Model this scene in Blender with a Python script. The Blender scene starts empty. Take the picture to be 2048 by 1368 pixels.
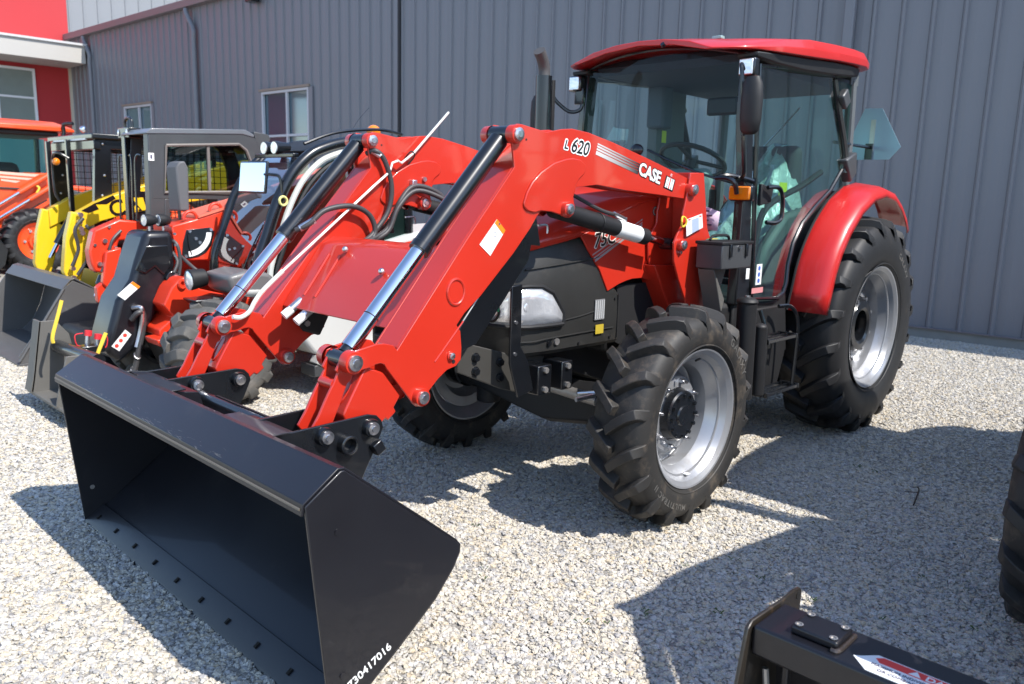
import bpy, bmesh, math, random
import numpy as np
from mathutils import Vector, Matrix
random.seed(7); np.random.seed(7)
S = bpy.context.scene
COL = S.collection
R = math.radians

# ------------------------------------------------------------------ camera
cam_d = bpy.data.cameras.new('camera'); cam = bpy.data.objects.new('camera', cam_d); COL.objects.link(cam)
C_POS = Vector((3.20914, 2.80026, 1.52760))
C_R = Vector((-.700142, .713536, .025831)); C_U = Vector((-.111142, -.144650, .983221)); C_F = Vector((-.705301, -.685523, -.180579))
m = Matrix((C_R, C_U, -C_F)).transposed().to_4x4(); m.translation = C_POS
cam.matrix_world = m
cam_d.sensor_width = 36; cam_d.lens = 1608.475 / 2048 * 36
cam_d.clip_start = .05; cam_d.clip_end = 1000
cam_d.dof.use_dof = True; cam_d.dof.focus_distance = 3.1; cam_d.dof.aperture_fstop = 4.5
S.camera = cam
# ------------------------------------------------------------------ light
SUN = Vector((-.098, .621, .777)).normalized()
w = bpy.data.worlds.new('World'); S.world = w; w.use_nodes = True
nt = w.node_tree; nt.nodes.clear()
sky = nt.nodes.new('ShaderNodeTexSky'); sky.sky_type = 'NISHITA'; sky.sun_disc = False
sky.sun_elevation = R(51); sky.sun_rotation = R(-9); sky.air_density = 1.0; sky.dust_density = .25; sky.ozone_density = 2.2
bg = nt.nodes.new('ShaderNodeBackground'); bg.inputs[1].default_value = .15
out = nt.nodes.new('ShaderNodeOutputWorld')
nt.links.new(sky.outputs[0], bg.inputs[0]); nt.links.new(bg.outputs[0], out.inputs[0])
sl = bpy.data.lights.new('sun', 'SUN'); sl.energy = 3.7; sl.angle = R(.5); sl.color = (1, .955, .89)
so = bpy.data.objects.new('sun', sl); COL.objects.link(so); so.rotation_euler = SUN.to_track_quat('Z', 'Y').to_euler()
S.view_settings.view_transform = 'Standard'; S.view_settings.look = 'None'
S.view_settings.exposure = 0.92; S.view_settings.gamma = 1; S.view_settings.use_curve_mapping = False

# ------------------------------------------------------------------ materials
MATS = {}
def mat(name, col, rough=.5, metal=0, coat=0, noise=None, bump=None, spec=.5, dirt=None, emis=None, trans=0):
    if name in MATS: return MATS[name]
    m = bpy.data.materials.new(name); m.use_nodes = True; n = m.node_tree.nodes; l = m.node_tree.links
    b = n['Principled BSDF']; b.inputs['Base Color'].default_value = (*col, 1); b.inputs['Roughness'].default_value = rough
    b.inputs['Metallic'].default_value = metal; b.inputs['Coat Weight'].default_value = coat; b.inputs['Coat Roughness'].default_value = .06
    b.inputs['Specular IOR Level'].default_value = spec; b.inputs['Transmission Weight'].default_value = trans
    tc = n.new('ShaderNodeTexCoord')
    cur = None
    if noise:                                   # (scale, amount): mottled base colour
        t = n.new('ShaderNodeTexNoise'); t.inputs['Scale'].default_value = noise[0]; t.inputs['Detail'].default_value = 6
        l.new(tc.outputs['Object'], t.inputs['Vector'])
        mx = n.new('ShaderNodeMix'); mx.data_type = 'RGBA'
        k = noise[1]; mx.inputs[6].default_value = (*[c * (1 - k) for c in col], 1); mx.inputs[7].default_value = (*[min(1, c * (1 + k)) for c in col], 1)
        l.new(t.outputs[0], mx.inputs[0]); cur = mx.outputs[2]
        mr = n.new('ShaderNodeMapRange'); mr.inputs[3].default_value = max(.02, rough - .08); mr.inputs[4].default_value = min(1, rough + .1)
        l.new(t.outputs[0], mr.inputs[0]); l.new(mr.outputs[0], b.inputs['Roughness'])
    if dirt:                                    # (colour, scale, threshold, strength)
        t2 = n.new('ShaderNodeTexNoise'); t2.inputs['Scale'].default_value = dirt[1]; t2.inputs['Detail'].default_value = 8; t2.inputs['Roughness'].default_value = .7
        l.new(tc.outputs['Object'], t2.inputs['Vector'])
        mr2 = n.new('ShaderNodeMapRange'); mr2.inputs[1].default_value = dirt[2]; mr2.inputs[2].default_value = dirt[2] + .18; mr2.inputs[4].default_value = dirt[3]
        l.new(t2.outputs[0], mr2.inputs[0])
        mx2 = n.new('ShaderNodeMix'); mx2.data_type = 'RGBA'; mx2.inputs[7].default_value = (*dirt[0], 1)
        if cur: l.new(cur, mx2.inputs[6])
        else: mx2.inputs[6].default_value = (*col, 1)
        l.new(mr2.outputs[0], mx2.inputs[0]); cur = mx2.outputs[2]
    if cur: l.new(cur, b.inputs['Base Color'])
    if bump:                                    # (scale, strength, distance)
        t3 = n.new('ShaderNodeTexNoise'); t3.inputs['Scale'].default_value = bump[0]; t3.inputs['Detail'].default_value = 5
        l.new(tc.outputs['Object'], t3.inputs['Vector'])
        bp = n.new('ShaderNodeBump'); bp.inputs['Strength'].default_value = bump[1]; bp.inputs['Distance'].default_value = bump[2]
        l.new(t3.outputs[0], bp.inputs['Height']); l.new(bp.outputs[0], b.inputs['Normal'])
    if emis: b.inputs['Emission Color'].default_value = (*emis, 1); b.inputs['Emission Strength'].default_value = .4
    MATS[name] = m; return m
def glass(name, tint, fac=.5, gl=(1, 1, 1)):
    if name in MATS: return MATS[name]
    m = bpy.data.materials.new(name); m.use_nodes = True; n = m.node_tree.nodes; l = m.node_tree.links; n.clear()
    t = n.new('ShaderNodeBsdfTransparent'); t.inputs[0].default_value = (*tint, 1)
    g = n.new('ShaderNodeBsdfGlossy'); g.inputs['Roughness'].default_value = .02; g.inputs[0].default_value = (*gl, 1)
    f = n.new('ShaderNodeFresnel'); f.inputs[0].default_value = 1.45
    mr = n.new('ShaderNodeMath'); mr.operation = 'MULTIPLY'; mr.inputs[1].default_value = fac
    mx = n.new('ShaderNodeMixShader'); o = n.new('ShaderNodeOutputMaterial')
    l.new(f.outputs[0], mr.inputs[0]); l.new(mr.outputs[0], mx.inputs[0]); l.new(t.outputs[0], mx.inputs[1]); l.new(g.outputs[0], mx.inputs[2]); l.new(mx.outputs[0], o.inputs[0])
    MATS[name] = m; return m
RED = mat('red paint', (.50, .024, .010), .36, coat=.6, noise=(3, .07), bump=(260, .05, .0006), spec=.5, dirt=((.34, .10, .07), 6, .64, .30))
REDF = mat('red fender plastic', (.52, .018, .016), .34, coat=.35, noise=(2, .06), spec=.45)
BLACK = mat('black gloss paint', (.006, .007, .009), .28, coat=.5, noise=(5, .2), bump=(700, .05, .0004))
BUCK = mat('black bucket paint', (.008, .008, .011), .36, spec=.45, coat=.22, noise=(2.5, .25), bump=(420, .10, .0006), dirt=((.07, .065, .06), 4, .56, .25))
MATTE = mat('matte black plastic', (.010, .010, .011), .58, noise=(9, .2), bump=(600, .15, .0006))
DGREY = mat('dusty black plastic', (.020, .0195, .018), .5, noise=(6, .3), dirt=((.14, .12, .10), 5, .56, .22), bump=(300, .06, .0006))
RUB = mat('tyre rubber', (.022, .021, .020), .60, noise=(8, .3), bump=(160, .25, .0012), dirt=((.16, .125, .09), 9, .52, .5))
RUBC = mat('clean tyre rubber', (.012, .012, .013), .55, noise=(8, .25), bump=(160, .2, .001), dirt=((.11, .085, .06), 6, .6, .3))
RUBG = mat('dusty grey rubber', (.085, .082, .076), .75, noise=(8, .3), bump=(120, .3, .0015), dirt=((.22, .19, .16), 6, .5, .5))
SILV = mat('silver wheel paint', (.36, .37, .39), .33, metal=.55, coat=.2, noise=(4, .08), dirt=((.26, .23, .19), 7, .54, .45))
CHR = mat('chrome rod', (.80, .81, .84), .08, metal=1)
ZINC = mat('zinc plated steel', (.62, .62, .64), .32, metal=1, noise=(60, .15))
STEEL = mat('worn steel', (.42, .40, .38), .45, metal=.8, noise=(30, .25))
WHITE = mat('white vinyl', (.78, .78, .76), .45)
ORANGE = mat('orange paint', (.78, .075, .012), .35, coat=.4, noise=(3, .06))
ORED = mat('orange red paint', (.70, .040, .012), .36, coat=.4, noise=(3, .07), dirt=((.35, .25, .2), 6, .66, .4))
YEL = mat('yellow paint', (.78, .50, .012), .4, coat=.3, noise=(3, .08))
LGREY = mat('light grey body', (.55, .55, .53), .45, coat=.2, noise=(3, .05), dirt=((.3, .28, .25), 5, .62, .3))
DARKG = mat('dark grey frame paint', (.052, .054, .057), .42, coat=.2, noise=(4, .15))
BKTG = mat('dark grey bucket paint', (.085, .083, .083), .48, coat=.1, noise=(3, .2), dirt=((.2, .19, .17), 8, .6, .35), bump=(200, .1, .0008))
TAUPE = mat('grey brown steel', (.11, .105, .095), .5, noise=(4, .2), dirt=((.22, .2, .16), 8, .6, .3))
AMBER = mat('amber lens', (.90, .22, .005), .15, coat=1, noise=(40, .25))
LENS = mat('clear lamp lens', (.76, .77, .80), .12, metal=.55, coat=1, noise=(9, .22), bump=(16, .8, .006))
GRED = mat('red plastic cap', (.65, .03, .04), .4)
YPL = mat('yellow handle plastic', (.80, .55, .05), .5)
HOSE = mat('hose rubber', (.045, .043, .045), .5, bump=(500, .3, .0006))
PLASTIC = mat('crumpled plastic wrap', (.42, .52, .49), .12, coat=1, bump=(14, 1, .03), spec=.8)
SEATM = mat('grey seat cloth', (.05, .055, .06), .8)
TRIM = mat('grey cab trim', (.09, .10, .105), .6)
G_WIND = glass('green tinted windscreen', (.82, 1.0, 1.0), .38)
G_DOOR = glass('green tinted door glass', (.60, .86, .80), .22)
G_REAR = glass('rear glass', (.75, .92, .89), .4)
G_CLR = glass('pale side glass', (.93, 1.0, 1.0), .25)
G_DARK = glass('dark tinted glass', (.13, .20, .20), 1.6)

# ------------------------------------------------------------------ mesh helpers
class B:
    def __init__(s): s.v = []; s.f = []
    def add(s, vs, fs):
        o = len(s.v); s.v += [tuple(map(float, p)) for p in vs]; s.f += [tuple(i + o for i in f) for f in fs]; return s
    def box(s, cx, cy, cz, sx, sy, sz, M=None):
        vs = [Vector((dx * sx / 2, dy * sy / 2, dz * sz / 2)) for dx in (-1, 1) for dy in (-1, 1) for dz in (-1, 1)]
        if M is not None: vs = [M @ v for v in vs]
        vs = [v + Vector((cx, cy, cz)) for v in vs]
        return s.add(vs, [(0, 1, 3, 2), (4, 6, 7, 5), (0, 4, 5, 1), (2, 3, 7, 6), (0, 2, 6, 4), (1, 5, 7, 3)])
    def prism(s, pts, ax, a, b):
        def P(p, t): return (t, p[0], p[1]) if ax == 'x' else ((p[0], t, p[1]) if ax == 'y' else (p[0], p[1], t))
        n = len(pts); area = sum(pts[i][0] * pts[(i + 1) % n][1] - pts[(i + 1) % n][0] * pts[i][1] for i in range(n))
        if area < 0: pts = pts[::-1]
        if a > b: a, b = b, a
        vs = [P(p, a) for p in pts] + [P(p, b) for p in pts]
        fs = [tuple(range(n)), tuple(range(2 * n - 1, n - 1, -1))] + [(i, i + n, (i + 1) % n + n, (i + 1) % n) for i in range(n)]
        if ax == 'y': pass
        else: fs = [f[::-1] for f in fs]
        return s.add(vs, fs)
    def cyl(s, p0, p1, r, n=20, r2=None, cap=True):
        p0 = Vector(p0); p1 = Vector(p1); d = (p1 - p0).normalized(); u = d.orthogonal().normalized(); v = d.cross(u); r2 = r if r2 is None else r2
        vs = [];
        for p, q in ((p0, r), (p1, r2)):
            vs += [p + (u * math.cos(2 * math.pi * i / n) + v * math.sin(2 * math.pi * i / n)) * q for i in range(n)]
        fs = [(i, (i + 1) % n, (i + 1) % n + n, i + n) for i in range(n)]
        if cap: fs += [tuple(range(n - 1, -1, -1)), tuple(range(n, 2 * n))]
        return s.add(vs, fs)
    def tube(s, pts, r, n=10, sm=True, cap=True, flat=1.0):
        P = [Vector(p) for p in pts]
        if sm and len(P) > 2:
            Q = []
            for i in range(len(P) - 1):
                a = P[max(i - 1, 0)]; b = P[i]; c = P[i + 1]; d = P[min(i + 2, len(P) - 1)]
                for k in range(6):
                    t = k / 6; Q.append(.5 * ((2 * b) + (c - a) * t + (2 * a - 5 * b + 4 * c - d) * t * t + (3 * b - a - 3 * c + d) * t ** 3))
            Q.append(P[-1]); P = Q
        N = len(P); up = None; vs = []
        for i in range(N):
            d = (P[min(i + 1, N - 1)] - P[max(i - 1, 0)]).normalized()
            if up is None: up = d.orthogonal().normalized()
            up = (up - d * up.dot(d)).normalized(); v = d.cross(up)
            vs += [P[i] + (up * math.cos(2 * math.pi * k / n) + v * math.sin(2 * math.pi * k / n) * flat) * r for k in range(n)]
        fs = [(i * n + k, i * n + (k + 1) % n, (i + 1) * n + (k + 1) % n, (i + 1) * n + k) for i in range(N - 1) for k in range(n)]
        if cap: fs += [tuple(range(n - 1, -1, -1)), tuple(range((N - 1) * n, N * n))]
        return s.add(vs, fs)
    def lathe(s, prof, c, n=64, closed=False):     # profile (y, r) about the Y axis through c
        vs = []; k = len(prof)
        for i in range(n):
            a = 2 * math.pi * i / n
            vs += [(c[0] + r * math.cos(a), c[1] + y, c[2] + r * math.sin(a)) for y, r in prof]
        e = k if closed else k - 1
        fs = [(i * k + j, i * k + (j + 1) % k, ((i + 1) % n) * k + (j + 1) % k, ((i + 1) % n) * k + j) for i in range(n) for j in range(e)]
        return s.add(vs, fs)
    def grid(s, rows, close=False):
        n = len(rows[0]); vs = [p for r_ in rows for p in r_]
        fs = [(i * n + j, i * n + (j + 1) % n, (i + 1) * n + (j + 1) % n, (i + 1) * n + j) for i in range(len(rows) - 1) for j in range(n if close else n - 1)]
        if close: fs += [tuple(range(n - 1, -1, -1)), tuple(range((len(rows) - 1) * n, len(rows) * n))]
        return s.add(vs, fs)
    def sphere(s, c, r, n=12, m=8, sc=(1, 1, 1)):
        rows = []
        for i in range(m + 1):
            t = math.pi * (i + .02 * (i == 0) - .02 * (i == m)) / m
            rows.append([(c[0] + r * sc[0] * math.sin(t) * math.cos(2 * math.pi * k / n), c[1] + r * sc[1] * math.sin(t) * math.sin(2 * math.pi * k / n), c[2] + r * sc[2] * math.cos(t)) for k in range(n)])
        return s.grid(rows, True)
    def mirror(s):                                  # copy of itself mirrored in Y
        t = B(); t.v = [(x, -y, z) for x, y, z in s.v]; t.f = [f[::-1] for f in s.f]; return t
    def both(s): t = s.mirror(); return s.add(t.v, t.f)
    def obj(s, name, mt, parent=None, bev=0, ang=32, seg=2, solid=0, fix=True):
        me = bpy.data.meshes.new(name); me.from_pydata(s.v, [], s.f); me.materials.append(mt)
        if fix:
            bm = bmesh.new(); bm.from_mesh(me); bmesh.ops.recalc_face_normals(bm, faces=bm.faces); bm.to_mesh(me); bm.free()
        me.shade_smooth()
        me.set_sharp_from_angle(angle=R(ang))
        o = bpy.data.objects.new(name, me); COL.objects.link(o); o.parent = parent
        if solid: md = o.modifiers.new('thick', 'SOLIDIFY'); md.thickness = solid; md.offset = 0
        if bev:
            md = o.modifiers.new('bevel', 'BEVEL'); md.width = bev; md.segments = seg; md.limit_method = 'ANGLE'; md.angle_limit = R(35); md.harden_normals = False
        return o
def thing(name, label, cat, group=None, loc=(0, 0, 0)):
    o = bpy.data.objects.new(name, None); COL.objects.link(o); o.location = loc; o.empty_display_size = .2
    o['label'] = label; o['category'] = cat
    if group: o['group'] = group
    return o
def label(o, l): o['label'] = l; return o
def text(name, body, size, mapf, mt, parent, ext=.0006, off=0, shear=0, space=1.0, align='LEFT', bold=0, wid=1.0):
    cu = bpy.data.curves.new(name, 'FONT'); cu.body = body; cu.size = size; cu.extrude = ext; cu.offset = off + bold; cu.shear = shear
    cu.space_character = space; cu.align_x = align; cu.resolution_u = 3
    o = bpy.data.objects.new(name, cu); COL.objects.link(o); bpy.context.view_layer.update()
    me = bpy.data.meshes.new_from_object(o.evaluated_get(bpy.context.evaluated_depsgraph_get()))
    bpy.data.objects.remove(o); bpy.data.curves.remove(cu)
    for v in me.vertices: v.co = Vector(mapf(v.co.x * wid, v.co.y, v.co.z))
    me.materials.clear(); me.materials.append(mt); me.name = name
    o = bpy.data.objects.new(name, me); COL.objects.link(o); o.parent = parent
    return o
def side_map(o, d, y):          # text on a plane facing +Y; o=(x,z) start, d=(dx,dz) reading direction
    L = math.hypot(*d); ux, uz = d[0] / L, d[1] / L
    nx, nz = (uz, -ux)                              # up
    if nz < 0: nx, nz = -nx, -nz
    return lambda a, b, c: (o[0] + ux * a + nx * b, y + c, o[1] + uz * a + nz * b)
def arcpts(c, r, a0, a1, n): return [(c[0] + r * math.cos(R(a0 + (a1 - a0) * i / n)), c[1] + r * math.sin(R(a0 + (a1 - a0) * i / n))) for i in range(n + 1)]
def rot(pts, c, a): ca, sa = math.cos(R(a)), math.sin(R(a)); return [(c[0] + (x - c[0]) * ca - (z - c[1]) * sa, c[1] + (x - c[0]) * sa + (z - c[1]) * ca) for x, z in pts]
def copy_tree(o, parent=None, skip=()):
    c = o.copy(); COL.objects.link(c)
    if parent: c.parent = parent
    for ch in list(o.children):
        if ch.name.split('.')[0] in skip: continue
        copy_tree(ch, c, skip)
    return c
# ================================================================== SETTING
def gravel_mat():
    m = bpy.data.materials.new('gravel'); m.use_nodes = True; n = m.node_tree.nodes; l = m.node_tree.links; b = n['Principled BSDF']
    tc = n.new('ShaderNodeTexCoord'); vo = n.new('ShaderNodeTexVoronoi'); vo.inputs['Scale'].default_value = 48; vo.inputs['Randomness'].default_value = 1
    nz = n.new('ShaderNodeTexNoise'); nz.inputs['Scale'].default_value = 40; ad = n.new('ShaderNodeVectorMath'); ad.operation = 'MULTIPLY_ADD'; ad.inputs[1].default_value = (.012, .012, .012)
    l.new(tc.outputs['Object'], nz.inputs['Vector']); l.new(nz.outputs['Color'], ad.inputs[0]); l.new(tc.outputs['Object'], ad.inputs[2]); l.new(ad.outputs[0], vo.inputs['Vector'])
    sp = n.new('ShaderNodeSeparateColor'); l.new(vo.outputs['Color'], sp.inputs[0])
    cr = n.new('ShaderNodeValToRGB'); cr.color_ramp.interpolation = 'LINEAR'; e = cr.color_ramp.elements
    e[0].position = 0; e[0].color = (.30, .28, .25, 1); e[1].position = 1; e[1].color = (.60, .56, .49, 1)
    for p_, c in ((.2, (.38, .36, .32)), (.4, (.45, .41, .345)), (.55, (.37, .365, .37)), (.72, (.52, .48, .41)), (.86, (.44, .40, .35))): q = e.new(p_); q.color = (*c, 1)
    l.new(sp.outputs[0], cr.inputs[0])
    mr = n.new('ShaderNodeMapRange'); mr.inputs[1].default_value = 0; mr.inputs[2].default_value = .55; mr.inputs[3].default_value = 1; mr.inputs[4].default_value = .45
    l.new(vo.outputs['Distance'], mr.inputs[0]); mx = n.new('ShaderNodeMix'); mx.data_type = 'RGBA'; mx.blend_type = 'MULTIPLY'; mx.inputs[0].default_value = .5
    l.new(cr.outputs[0], mx.inputs[6]); l.new(mr.outputs[0], mx.inputs[7]); l.new(mx.outputs[2], b.inputs['Base Color'])
    b.inputs['Roughness'].default_value = .85
    bp = n.new('ShaderNodeBump'); bp.inputs['Strength'].default_value = .9; bp.inputs['Distance'].default_value = .012; bp.invert = True
    l.new(vo.outputs['Distance'], bp.inputs['Height']); l.new(bp.outputs[0], b.inputs['Normal'])
    return m
g = B().add([(-150, -150, 0), (150, -150, 0), (150, 150, 0), (-150, 150, 0)], [(0, 1, 2, 3)]).obj('ground', gravel_mat(), fix=False); g['kind'] = 'structure'

WALLM = mat('blue grey wall paint', (.176, .182, .203), .42, noise=(1.2, .06), bump=(6, .08, .004), spec=.5)
TRIMM = mat('grey brown flashing', (.185, .165, .175), .4, noise=(2, .05))
FRAME = mat('pale window frame', (.50, .52, .56), .4)
WGL = mat('blue window glass', (.035, .085, .115), .06, spec=.9, coat=1)
WGL2 = mat('grey green window glass', (.20, .24, .22), .12, spec=.8, coat=.6, noise=(2.5, .15))
GB = thing('metal_building', 'long low dark grey building clad in vertical ribbed metal panels behind the machines', 'building', loc=(-6.839, 0, 0))
GB.rotation_euler = (0, 0, .0466)
PW = .3222
def panel_mesh():
    pr = [(0, 0), (.004, .012), (.034, .026), (.034, .054), (.004, .068), (.004, .135), (.0052, .142), (.0052, .152), (.004, .159), (.004, .225), (.0052, .232), (.0052, .242), (.004, .249), (.004, PW - .0015)]
    b = B(); b.grid([[(x, y, 0) for x, y in pr], [(x, y, 1) for x, y in pr]])
    n = len(pr); b.add([(-.05, 0, 0), (-.05, PW, 0), (-.05, 0, 1), (-.05, PW, 1)], []); o = b.obj('wall_panel', WALLM, GB, ang=20, fix=False); return o
p0 = panel_mesh(); first = True
def put_panel(y, z0, z1):
    global first
    if first: o = p0; first = False
    else: o = p0.copy(); COL.objects.link(o); o.parent = GB
    o.location = (0, y, z0); o.scale = (1, 1, z1 - z0)
WINS = [(-14.29, -12.48, 1.70, 3.62), (-21.40, -19.70, 1.70, 3.66)]
y = -9.57 - PW * 49
for k in range(97):
    yy = y + k * PW
    hit_ = [w_ for w_ in WINS if yy + PW > w_[0] + .12 and yy < w_[1] - .12]
    if hit_:
        put_panel(yy, .12, hit_[0][2]); put_panel(yy, hit_[0][3], 5.78)
    else: put_panel(yy, .12, 5.78)
B().box(-.10, -9.9, 2.9, .10, 31.2, 5.7).obj('wall_core', mat('dark void', (.03, .03, .03), .9), GB)
B().box(-.02, -9.9, .055, .10, 31.2, .112).obj('foundation', mat('concrete', (.24, .24, .225), .85, noise=(6, .2), bump=(60, .3, .004)), GB)
B().box(.035, -9.9, .122, .05, 31.2, .014).obj('base_flashing', TRIMM, GB)
B().box(.045, -9.58, 2.95, .03, .05, 5.64).obj('joint_strip', mat('joint shadow', (.02, .022, .025), .7), GB)
B().box(.03, -9.67, 2.95, .05, .10, 5.64).obj('corner_trim', WALLM, GB)
for w_ in WINS:
    y0, y1, z0, z1 = w_; W = B().box(-.03, (y0 + y1) / 2, (z0 + z1) / 2, .012, y1 - y0, z1 - z0).obj('window', WGL, GB)
    t = .055
    for cy, cz, sy, sz in (((y0 + y1) / 2, z1 - t / 2, y1 - y0, t), ((y0 + y1) / 2, z0 + t / 2, y1 - y0, t), (y0 + t / 2, (z0 + z1) / 2, t, z1 - z0 - 2 * t), (y1 - t / 2, (z0 + z1) / 2, t, z1 - z0 - 2 * t)):
        B().box(.015, cy, cz, .06, sy, sz).obj('frame', FRAME, W, bev=.004)
    ym = y0 + (y1 - y0) * .54
    B().box(.012, ym, (z0 + z1) / 2, .05, t, z1 - z0 - 2 * t).obj('mullion', FRAME, W)
    B().box(.014, (y0 + y1) / 2, 2.66, .045, y1 - y0 - 2 * t, t * .9).obj('transom', FRAME, W)
    B().box(.03, (y0 + y1) / 2, z1 + .03, .09, y1 - y0 + .12, .05).obj('window_flashing', mat('brown flashing', (.25, .2, .16), .5), W)
    for cy, sy in ((y0 - .07, .14), (y1 + .07, .14)): B().box(.03, cy, (z0 + z1) / 2, .035, sy, z1 - z0).obj('window_flashing', WALLM, W)
b = B(); b.prism([(-.05, 5.78), (.17, 5.78), (.19, 5.94), (.17, 5.95), (-.05, 5.95)], 'y', -25.3, 6.1); b.obj('gutter', TRIMM, GB, bev=.008)
b = B(); b.add([(.05, -25.3, 5.951), (.05, 6.1, 5.951), (-9, 6.1, 7.2), (-9, -25.3, 7.2)], [(0, 1, 2, 3)]).obj('roof', mat('metal roof', (.30, .31, .32), .4), GB)
for yy, top in ((-23.40, 5.75), (-17.15, 5.75)):
    B().tube([(.13, yy - .25, top), (.13, yy - .22, top - .12), (.09, yy, top - .5), (.09, yy, top - .7)], .062, 12).cyl((.09, yy, .1), (.09, yy, top - .68), .062, 16).obj('downpipe', WALLM, GB, ang=50)
B().box(.07, -1.42, 2.94, .08, .12, 5.66).obj('downpipe', WALLM, GB, bev=.012)
fl = B().box(.16, -14.35, 5.56, .22, .26, .13).obj('floodlight', BLACK, GB, bev=.02); B().box(.05, -14.35, 5.56, .08, .08, .08).obj('lamp_bracket', BLACK, fl)
for s in (-1, 1): B().add([(-.15, 6.1 if s > 0 else -25.3, 0), (-9, 6.1 if s > 0 else -25.3, 0), (-9, 6.1 if s > 0 else -25.3, 7.2), (-.15, 6.1 if s > 0 else -25.3, 5.9)], [(0, 1, 2, 3)]).obj('end_wall', WALLM, GB, fix=False)

RB = thing('showroom_building', 'bright red rendered building with a beige canopy and tall window at the left edge', 'building')
YW = -25.0
RWM = mat('red render', (.42, .03, .035), .8, noise=(.5, .10), bump=(80, .2, .003))
B().box(-1.6, YW - .1, 4.5, 8.1, .2, 9.0).obj('wall', RWM, RB)
BEI = mat('beige metal', (.42, .40, .37), .5, noise=(1, .05))
B().box(-5.62, YW - .08, 2.9, .10, .26, 5.8).obj('corner_trim', mat('pale trim', (.55, .50, .42), .5), RB)
cn = B().box(-1.45, YW + .75, 5.215, 8.3, 1.5, .50).obj('canopy', BEI, RB, bev=.01)
B().box(-1.45, YW + .77, 5.49, 8.4, 1.58, .06).obj('canopy_coping', mat('pale coping', (.5, .5, .5), .5), cn)
B().cyl((-5.0, YW + .9, 4.966), (-5.0, YW + .9, 4.95), .08, 16).obj('soffit_lamp', BEI, cn)
Wd = B().box(-3.62, YW + .01, 4.0, 1.95, .02, 1.60).obj('window', WGL2, RB)
WFR = mat('white window frame', (.72, .73, .76), .4)
for cx, cz, sx, sz in ((-3.62, 4.80, 2.03, .07), (-3.62, 3.20, 2.03, .07), (-4.60, 4.0, .07, 1.53), (-2.64, 4.0, .07, 1.53), (-3.62, 4.0, .07, 1.53)): B().box(cx, YW + .03, cz, sx, .06, sz).obj('frame', WFR, Wd)
for cx in (-4.11, -3.13): B().box(cx, YW + .028, 3.985, .90, .05, .06).obj('transom', WFR, Wd)
B().box(-2.0, YW + .01, 1.6, 5.5, .02, 2.4).obj('window', WGL, RB)
LB = thing('gable_building', 'taller pale grey ribbed metal building rising above the dark eave', 'building')
GM = mat('pale grey metal', (.20, .207, .22), .5, noise=(.8, .05))
bp_ = B(); pr = [(0, 0), (.0, .03), (.025, .045), (.025, .085), (0, .10), (0, .42)]
bp_.grid([[(-yy, xx, 0) for xx, yy in pr], [(-yy, xx, 9.5) for xx, yy in pr]]); pm = bp_.obj('wall_panel', GM, LB, ang=20, fix=False); pm.location = (-5.66, YW - .02, 0)
for k in range(1, 34):
    o = pm.copy(); COL.objects.link(o); o.parent = LB; o.location = (-5.66 - .42 * k, YW - .02, 0)
B().box(-12.8, YW - .15, 4.75, 14.2, .2, 9.4).obj('wall_core', GM, LB)
# ================================================================== RED TRACTOR
def tyre(name, par, c, Rt, half, rim, nlug, lugh, mt, side=1, angle=38, lw=.036, fwd=1, th0=0, sect=None, mesh=None, curve=True):
    """carcass + chevron lugs, axis along Y, centre c."""
    sect = sect or half * 1.04
    rc = Rt - lugh
    prof = [(-half * .80, rim), (-half * .86, rim + .012), (-sect * .97, rim + (rc - rim) * .25), (-sect, rim + (rc - rim) * .5), (-sect * .985, rim + (rc - rim) * .72), (-half * .93, rc - .022), (-half * .80, rc - .006), (-half * .4, rc + .003), (0, rc + .006)]
    prof = prof + [(-y, r) for y, r in prof[-2::-1]]
    b = B(); b.lathe(prof, (0, 0, 0), 96)
    # bead ring detail
    for s_ in (-1, 1):
        b.lathe([(s_ * sect * .955, rim + .030), (s_ * (sect * .955 + .004), rim + .034), (s_ * sect * .965, rim + .040)], (0, 0, 0), 96)
    o = b.obj(name, mt, par, ang=50); o.location = c
    # lugs
    L = B(); k = math.tan(R(angle)) / Rt
    def lug(t0, sg):
        ys = [-.012, half * .22, half * .45, half * .68, half * .9, half * .985, sect * 1.0, sect * .985]
        hs = [1, 1, 1, 1, .95, .70, .32, .02]; rc_ = [rc + .004, rc + .003, rc, rc - .004, rc - .014, rc - .024, rc - .055, rc - .095]
        rows = []
        for i, y in enumerate(ys):
            yy = min(y, half * .93)
            th = t0 + k * max(yy, 0) * (1 - .22 * max(yy, 0) / half if curve else 1) + (k * .012 if y < 0 else 0) * -1
            if i >= 6: th += .02 * (i - 5)
            wt = lw * (1.05 if i < 2 else 1) * (1.0 + .25 * (i / 7)) * (1 if i < 6 else .75); wb = wt * 1.45
            base = rc_[i] - .006; top = rc_[i] + lugh * hs[i] * (1 if i < 5 else .9)
            row = []
            yo = sg * y
            for (ww, rr) in ((-wb / 2, base), (-wt / 2, top), (wt / 2, top), (wb / 2, base)):
                a = th + ww / Rt
                yj = yo + (sg * .5 * ww * math.sin(R(angle)) * -1 if i < 6 else 0)
                row.append((rr * math.cos(a), yj, rr * math.sin(a)))
            rows.append(row)
        L.grid(rows, True)
    for i in range(nlug):
        t = th0 + 2 * math.pi * i / nlug
        lug(t, 1); lug(t + math.pi / nlug, -1)
    lo = L.obj('tread_lugs', mt, o, bev=.004, ang=30, seg=1)
    lo['kind'] = 'stuff'
    return o
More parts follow.
